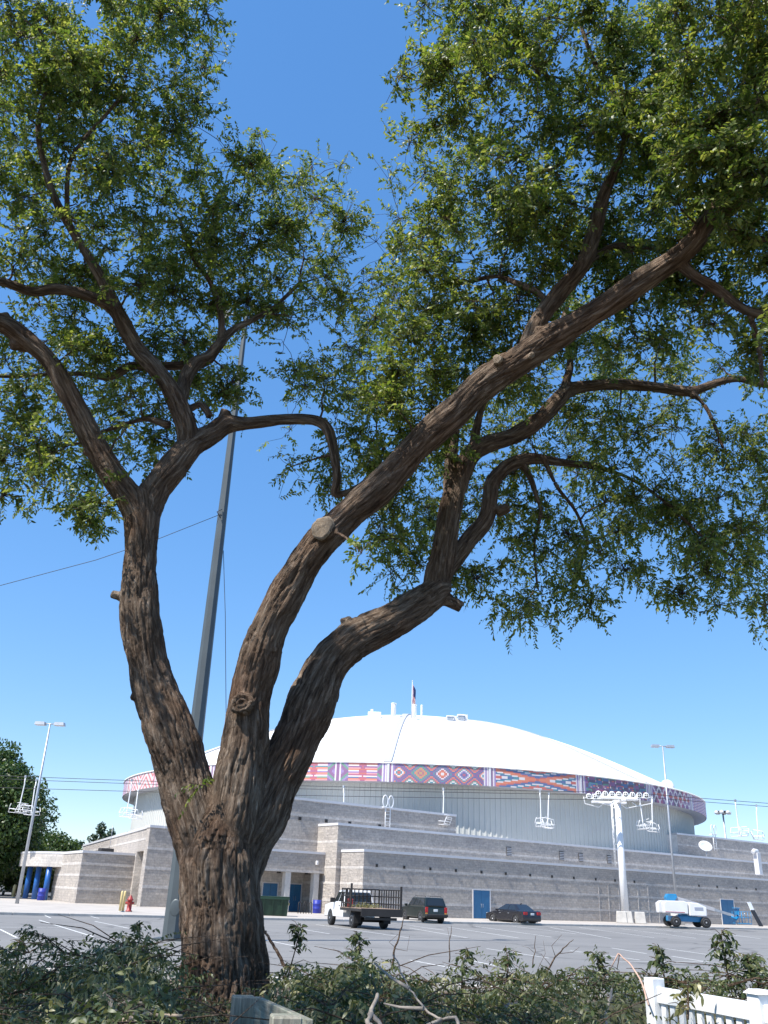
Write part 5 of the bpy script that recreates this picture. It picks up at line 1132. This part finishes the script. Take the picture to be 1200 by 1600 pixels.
dz = pile_h(dx[:, 0], dx[:, 1]) + rng.uniform(-.05, .1, len(dx)); O2 = np.column_stack([dx, dz]); D2 = unit(np.stack([rng.normal(0, 1, len(dx)), rng.normal(-.4, 1, len(dx)), rng.normal(-.1, .4, len(dx))], 1))
o = leaf_mesh('dry_foliage', *shoots(O2, D2, rng.uniform(.16, .34, len(dx)), 12, .04, .08, .8), M['leafdry'], .32); tag(o, 'patches of pale wilted leaves hanging over the brush heap', 'brush', kind='stuff')
mb = MB()
for k in range(900):
    i = rng.integers(len(X)); a = rng.uniform(0, 6.28); l = rng.uniform(.4, 1.1); p0 = O[i]-[0, 0, .05]; d_ = np.array([math.cos(a), math.sin(a), rng.normal(.05, .15)])
    mb.tube([p0, p0+d_*l*.5+[0, 0, .05], p0+d_*l], [.006, .0045, .002], 4, 0, False)
o = mb.build('twig_litter', M['twig']); tag(o, 'tangle of thin bare twigs through the brush heap', 'twigs', kind='stuff')
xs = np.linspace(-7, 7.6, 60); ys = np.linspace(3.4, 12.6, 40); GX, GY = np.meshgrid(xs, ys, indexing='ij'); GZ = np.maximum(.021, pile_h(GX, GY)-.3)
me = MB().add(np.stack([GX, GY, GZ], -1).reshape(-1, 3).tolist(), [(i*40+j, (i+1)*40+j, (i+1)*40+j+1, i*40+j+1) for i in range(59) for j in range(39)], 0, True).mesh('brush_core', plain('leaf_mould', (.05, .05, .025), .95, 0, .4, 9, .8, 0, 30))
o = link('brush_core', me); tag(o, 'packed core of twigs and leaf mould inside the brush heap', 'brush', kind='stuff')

def cut_branch(seed, length, mat, bare=0.2, name='cut_branch'):
    r2 = np.random.default_rng(seed); t = thing(name, 'leafy cut branch lying on the brush heap', 'branch', (0, 0, 0), 0, 'cut branches in the brush heap')
    mb = MB(); n = 9; main = [np.array([length*i/n, .1*math.sin(i*.7+seed), .16*math.sin(PI*i/n)+.03*math.sin(i*1.7)]) for i in range(n+1)]
    mb.tube(main, np.linspace(.012, .003, n+1), 6)
    O, Dv, Ls = [], [], []
    for i in range(2, n+1):
        for s in (-1, 1):
            d_ = unit(np.array([.7, s*r2.uniform(.4, 1.0), r2.uniform(-.15, .55)])); l = r2.uniform(.3, .6)*(1.15-i/n*.5); e = main[i]+d_*l
            mb.tube([main[i], main[i]+d_*l*.5+[0, 0, .03], e], [.007, .005, .003], 5, 0, False)
            for q in range(3):
                O.append(main[i]+d_*l*(.25+.32*q)); Dv.append(unit(d_+r2.normal(0, .5, 3))); Ls.append(r2.uniform(.2, .36))
    mb.build('stem', M['twig'], t)
    o = leaf_mesh('leaves', *shoots(np.array(O), np.array(Dv), np.array(Ls), 14, .042, .08, .7), mat, .32, t); o['kind'] = 'stuff'
    return t
protos = [cut_branch(11, 1.5, M['leafcut']), cut_branch(12, 1.25, M['leafcut']), cut_branch(13, 1.05, M['leafcut']), cut_branch(14, 1.2, M['leafdry'])]
spots = [(-5.2,9.6,0),(-4.6,8.2,1),(-4.2,10.3,2),(-3.9,7.2,0),(-3.6,9.0,1),(-3.2,10.4,0),(-3.0,8.0,2),(-2.9,6.6,3),(-2.6,7.4,3),(-2.3,8.7,1),(-2.2,6.3,3),(-1.3,6.4,2),(-1.0,8.2,3),(-.4,10.2,0),(-.3,8.5,0),(.2,9.4,2),(.3,7.4,3),(.7,8.2,1),(.9,10.0,0),(1.2,7.2,2),(1.4,9.0,1),(1.8,6.6,0),(1.9,8.2,3),(2.0,10.2,2),(2.6,9.3,0),(3.1,10.3,1),(3.7,9.6,2),(4.2,8.8,0),(4.5,10.2,1),(5.1,9.5,2),(5.6,10.2,0),(.3,6.2,3),(1.1,6.0,1),(-4.8,7.4,1),(-3.4,6.2,2),(-.2,6.9,2)]
first = [True]*4
for k, (x, y, v) in enumerate(spots):
    if x > .2*y and y < 8.6: continue
    z = float(pile_h(np.array([x]), np.array([y]))[0])
    t = protos[v] if first[v] else dup(protos[v]); first[v] = False
    side = 'left of the trunk' if x < -2.4 else ('right before the trunk' if x < -.6 else ('right of the trunk' if x < 2.3 else 'by the picket fence'))
    t['label'] = ('pale dry-leaved' if v == 3 else 'dark green') + (' cut branch in the front of the heap ' if y < 7.7 else (' cut branch midway in the heap ' if y < 9.3 else ' cut branch at the back of the heap ')) + side
    t.location = (x, y, z-.2); t.rotation_euler = (R(random.uniform(-20, 20)), R(random.uniform(-8, 10)), random.uniform(0, 2*PI)); s_ = random.uniform(.6, .9); t.scale = (s_, s_, s_)
byl = {}
for o in bpy.data.objects:
    if o.get('group') == 'cut branches in the brush heap' and o.parent is None: byl.setdefault(o['label'], []).append(o)
ORD = ['leftmost', 'second from left', 'third from left', 'fourth from left', 'fifth from left', 'sixth from left', 'seventh from left']
for l, os_ in byl.items():
    if len(os_) > 1:
        os_.sort(key=lambda o: o.location.x/o.location.y)
        for k, o in enumerate(os_): o['label'] = l.replace('cut branch', 'branch') + ', ' + (ORD[k] if k < len(os_)-1 else 'rightmost')
# sprigs that stand up out of the heap, each placed where the photograph shows it
def sprig(px, pyb, pyt, D, lab, lean=0.0, mat='leafcut', nsh=9, ll=(.055, .09)):
    b = at(px, pyb, D); h = vert_h(Vector(b), pyt); t = thing('upright_sprig', lab, 'sprig', b, random.uniform(-.6, .6))
    bend = rng.normal(0, .12); cur = lambda f: np.array([(lean*f+bend*math.sin(f*4))*h*.6, .1*h*math.sin(f*3+px), h*f])
    pts = [cur(f) for f in np.linspace(-.6, .93, 10)]
    mb = MB().tube(pts, np.linspace(.011, .003, 10), 6); O, Dv, Ls = [], [], []
    for k in range(int(nsh*1.7)):
        f = rng.uniform(-.45, .9); a = rng.uniform(0, 6.28); o_ = cur(f); d_ = unit(np.array([math.cos(a)+lean, math.sin(a), rng.uniform(.1, 1.1)])); l = rng.uniform(.1, .26)*(1.15-.6*max(f, 0))
        O.append(o_); Dv.append(d_); Ls.append(l); mb.tube([o_, o_+d_*l*.6, o_+d_*l-[0, 0, .25*l]], [.004, .003, .002], 4, 0, False)
    O.append(pts[-2]); Dv.append(unit(np.array([lean, .1, .9]))); Ls.append(.1*h+.06)
    mb.build('stem', M['twig'], t); o = leaf_mesh('leaves', *shoots(np.array(O), np.array(Dv), np.array(Ls), 11, *ll, .8), M[mat], .34, t); o['kind'] = 'stuff'
sprig(1138, 1525, 1447, 9.6, 'tallest drooping sprig rising from the heap behind the picket fence', -.1, 'leafcut', 14)
sprig(1036, 1525, 1478, 9.8, 'bushy upright sprig left of the tallest sprig, behind the fence post', 0, 'leafcut', 10)
sprig(935, 1530, 1488, 9.8, 'dark pointed sprig between the bare twigs and the fence post', .1)
sprig(790, 1530, 1474, 9.9, 'sprig with hanging leaves at the middle of the heap', .1)
sprig(722, 1530, 1478, 9.9, 'small dark sprig with curled leaves left of the middle sprig', .3, 'leafcut', 7)
sprig(20, 1520, 1465, 10.0, 'clump of curled dark leaves at the far left edge of the heap', .1, 'leafcut', 10)
sprig(212, 1490, 1437, 11.2, 'leafy sprig at the crest of the heap left of the trunk', -.1, 'leafcut', 10)
sprig(455, 1510, 1437, 10.6, 'tall thin leafy sprig just right of the trunk', .25, 'leafcut', 9)
sprig(560, 1510, 1455, 10.6, 'dense dark sprig in front of the flatbed truck', 0, 'leafcut', 12)
sprig(1180, 1530, 1488, 9.8, 'dense dark sprig at the right edge of the heap', 0, 'leafcut', 12)
sprig(1075, 1570, 1532, 7.9, 'pale leaf spray draped over the picket fence rail', .2, 'leafdry', 5)
def stick(name, lab, pts, w0, w1, mat, sub=()):
    P = [at(*q) for q in pts]; b = P[0].copy(); t = thing(name, lab, 'stick', b)
    dense = []
    for i in range(len(P)-1):
        for k in range(4): dense.append(P[i].lerp(P[i+1], k/4) + Vector((rng.normal(0, .004), rng.normal(0, .004), rng.normal(0, .004))))
    dense.append(P[-1])
    MB().tube([q-b for q in dense], list(np.linspace(w0, w1, len(dense))), 8).build('stem', mat, t)
    for s in sub: MB().tube([at(*q)-b for q in s], list(np.linspace(w1*1.2, w1*.5, len(s))), 6).build('side_twig', mat, t)
pale = plain('pale_dead_wood', (.27, .23, .19), .8, 0, .25, 14, .4); peeled = plain('peeled_wood', (.4, .3, .21), .75, 0, .25, 12, .3); pink = plain('fresh_split_wood', (.5, .33, .26), .75, 0, .2, 12, .3)
stick('dead_branch', 'long forked pale dead branch across the bottom of the heap', [(615,1492,7.4),(640,1545,6.6),(665,1580,6.1),(690,1594,5.9),(712,1590,5.8),(722,1610,5.7)], .004, .011, pale, [[(662,1576,6.1),(625,1574,6.2),(600,1568,6.3)],[(640,1545,6.6),(612,1528,6.8),(585,1505,7.1)],[(690,1594,5.9),(668,1602,5.8),(650,1612,5.7)]])
stick('dead_branch', 'thick crooked stick at the bottom edge right of the wooden posts', [(590,1554,5.9),(580,1580,5.7),(574,1595,5.6),(585,1612,5.5)], .011, .015, pale, [[(578,1585,5.7),(592,1597,5.6),(600,1610,5.5)]])
stick('bare_twig', 'bare forked twig rising before the flatbed truck tail', [(612,1515,9.8),(617,1480,9.8),(628,1448,9.8),(632,1430,9.8)], .012, .003, M['twig'], [[(617,1480,9.8),(608,1472,9.8),(622,1460,9.8)],[(616,1482,9.8),(636,1486,9.8),(640,1462,9.8)]])
stick('bare_twig', 'thin bare twig standing in front of the SUV', [(702,1505,9.8),(703,1470,9.8),(705,1446,9.8)], .007, .002, M['twig'], [[(703,1468,9.8),(699,1450,9.8)]])
stick('bare_twig', 'thin bare twig standing in front of the sedan', [(832,1510,9.9),(835,1485,9.9),(837,1462,9.9)], .006, .002, M['twig'], [[(834,1488,9.9),(826,1481,9.9),(815,1478,9.9)],[(840,1515,9.9),(852,1490,9.9),(849,1470,9.9)]])
stick('bare_twig', 'spreading bare brown twigs between the middle sprigs', [(850,1525,9.9),(868,1495,9.9),(885,1478,9.9),(896,1468,9.9)], .01, .003, M['twig'], [[(868,1495,9.9),(862,1478,9.9),(878,1460,9.9)],[(872,1490,9.9),(895,1488,9.9),(905,1480,9.9)],[(860,1508,9.9),(845,1490,9.9)]])
stick('split_stick', 'pinkish split sticks making a peak left of the fence post', [(1015,1570,8.6),(1000,1530,8.8),(982,1503,9.0),(966,1490,9.1)], .008, .006, pink, [[(966,1490,9.1),(952,1518,9.2)],[(968,1492,9.1),(964,1515,9.2)]])
stick('split_stick', 'pale upright stick low in the heap left of the fence', [(945,1605,7.4),(950,1570,7.6),(956,1545,7.8)], .013, .009, pale)
stick('peeled_branch', 'pale peeled branch with torn bark at the lower left', [(200,1612,6.2),(178,1575,6.6),(160,1550,6.9),(148,1538,7.1)], .022, .014, peeled, [[(178,1575,6.6),(200,1565,6.6),(230,1568,6.5)]])
stick('peeled_branch', 'long pale curved stick lying at the lower left by the trunk', [(195,1602,6.3),(205,1590,6.4),(235,1584,6.4),(285,1588,6.4)], .014, .011, peeled, [[(200,1595,6.4),(215,1578,6.6),(250,1578,6.6)]])
stick('bare_twig', 'long straight dry twig slanting across the left of the heap', [(34,1522,9.4),(60,1502,9.6),(85,1488,9.8),(105,1478,9.9)], .009, .004, pale, [[(45,1535,9.2),(80,1520,9.3)]])
stick('bare_twig', 'arching thin twig over the left crest of the heap', [(60,1500,10.4),(68,1480,10.4),(75,1468,10.4),(88,1470,10.4),(90,1482,10.4)], .007, .003, M['twig'])
stick('bare_twig', 'dark leaning stick beside the right side of the trunk', [(445,1510,10.2),(432,1485,10.3),(420,1465,10.4),(415,1455,10.5)], .018, .012, M['twig'])
# leafy sprout in the crotch of the trunk
b = at(318, 1228, 10.55); t = thing('crotch_sprout', 'small leafy sprout growing in the trunk crotch', 'sprout', b)
O = np.array([[0, 0, 0], [-.02, 0, .02], [.02, 0, 0], [-.04, 0, 0], [-.06, -.02, -.02], [.03, -.02, .02]]); Dv = unit(np.array([[-.6, -.3, .2], [-.8, -.2, -.2], [.4, -.3, .7], [-.5, -.5, -.6], [-.3, -.6, -.8], [.1, -.5, .8]]))
o = leaf_mesh('leaves', *shoots(O, Dv, np.array([.24, .3, .14, .3, .26, .16]), 14, .04, .07, .5), M['leaf'], .35, t); o['kind'] = 'stuff'
MB().tube([(0, .06, -.06), (0, 0, 0), (-.16, -.06, .03)], .006, 5).build('stem', M['twig'], t)

# ------------------------------------------------------------------ white vinyl picket fence
fa, fb = at(1027, 1600, 8.7), at(1191, 1600, 7.5); fa.z = fb.z = 0
ft = thing('picket_fence', 'white vinyl picket fence panel in the lower right corner', 'fence', fa, math.atan2(fb.y-fa.y, fb.x-fa.x)); FL = (fb-fa).length; PH = 1.075
for x in (0, FL, 2*FL):
    po = MB().box(x-.064, x+.064, -.064, .064, 0, PH).build('post', M['vinyl'], ft, .006)
    if x > 0: MB().hexa([(x-.08, -.08, PH), (x+.08, -.08, PH), (x+.08, .08, PH), (x-.08, .08, PH)], [(x-.05, -.05, PH+.03), (x+.05, -.05, PH+.03), (x+.05, .05, PH+.03), (x-.05, .05, PH+.03)]).build('post_cap', M['vinyl'], po)
MB().box(-.068, -.064, -.03, .03, PH-.2, PH-.08).build('rail_slot_shade', M['dark'], ft)  # thin dark plate on the post stands in for shade inside the slot
for b0 in (0, FL):
    for z in (.2, PH-.19): MB().box(b0+.066, b0+FL-.066, -.03, .03, z, z+.125).build('rail', M['vinyl'], ft, .006)
    npk = int((FL-.128)/.108)
    for k in range(npk):
        x = b0+.064+(FL-.128)*(k+.5)/npk; MB().box(x-.03, x+.03, -.012, .012, .1, PH-.14).build('picket', M['vinyl'], ft)

# ------------------------------------------------------------------ weathered wooden posts with a board
def mat_wood():
    m, nt, bs = nodes_of('weathered_wood'); tc = N(nt, 'ShaderNodeTexCoord'); mp = N(nt, 'ShaderNodeMapping'); mp.inputs['Scale'].default_value = (38, 38, 2.2); nt.links.new(tc.outputs['Object'], mp.inputs[0])
    n = noise(nt, mp.outputs[0], 1.0, 7, .7, .5); b = noise(nt, tc.outputs['Object'], 6, 4)
    r1 = ramp(nt, [(.3, (.11, .1, .085)), (.5, (.24, .22, .19)), (.75, (.36, .34, .3))]); nt.links.new(n.outputs[0], r1.inputs[0])
    r2 = ramp(nt, [(.35, (.8, .95, .82)), (.7, (1.1, 1.08, 1.0))]); nt.links.new(b.outputs[0], r2.inputs[0])
    mx = N(nt, 'ShaderNodeMix', data_type='RGBA', blend_type='MULTIPLY'); mx.inputs[0].default_value = .9; nt.links.new(r1.outputs[0], mx.inputs[6]); nt.links.new(r2.outputs[0], mx.inputs[7])
    nt.links.new(mx.outputs[2], bs.inputs['Base Color']); bs.inputs['Roughness'].default_value = .9; bump(nt, bs, n.outputs[0], .8, .008); return m
M['wood'] = mat_wood()
pa, pb = at(381, 1556, 6.9), at(447, 1586, 4.75)
wt = thing('wooden_barrier', 'low weathered wooden barrier of two posts and a board before the trunk', 'barrier', (pa.x, pa.y, 0))
for q, w, yaw in ((pa, .15, .25), (pb, .14, .2)):
    po = MB().box(-w/2, w/2, -w/2, w/2, -q.z, 0).build('post', M['wood'], wt, .008); po.location = (q.x-pa.x, q.y-pa.y, q.z); po.rotation_euler = (0, 0, yaw)
b0, b1 = at(403, 1557, 6.75), at(484, 1593, 5.0); dv = (b1-b0); dvh = Vector((dv.x, dv.y, 0)).normalized(); nv_ = Vector((-dvh.y, dvh.x, 0))*.02
Lb = dv.length
bd = MB().box(-.02, .02, -.14, .14, 0, Lb).build('board', M['wood'], wt, .004)
zax = dv.normalized(); xax = Vector((-dvh.y, dvh.x, 0)); yax = zax.cross(xax)
bc = (b0 - Vector((0, 0, .14))) - Vector((pa.x, pa.y, 0))
bd.matrix_local = Matrix(((xax.x, yax.x, zax.x, bc.x), (xax.y, yax.y, zax.y, bc.y), (xax.z, yax.z, zax.z, bc.z), (0, 0, 0, 1)))
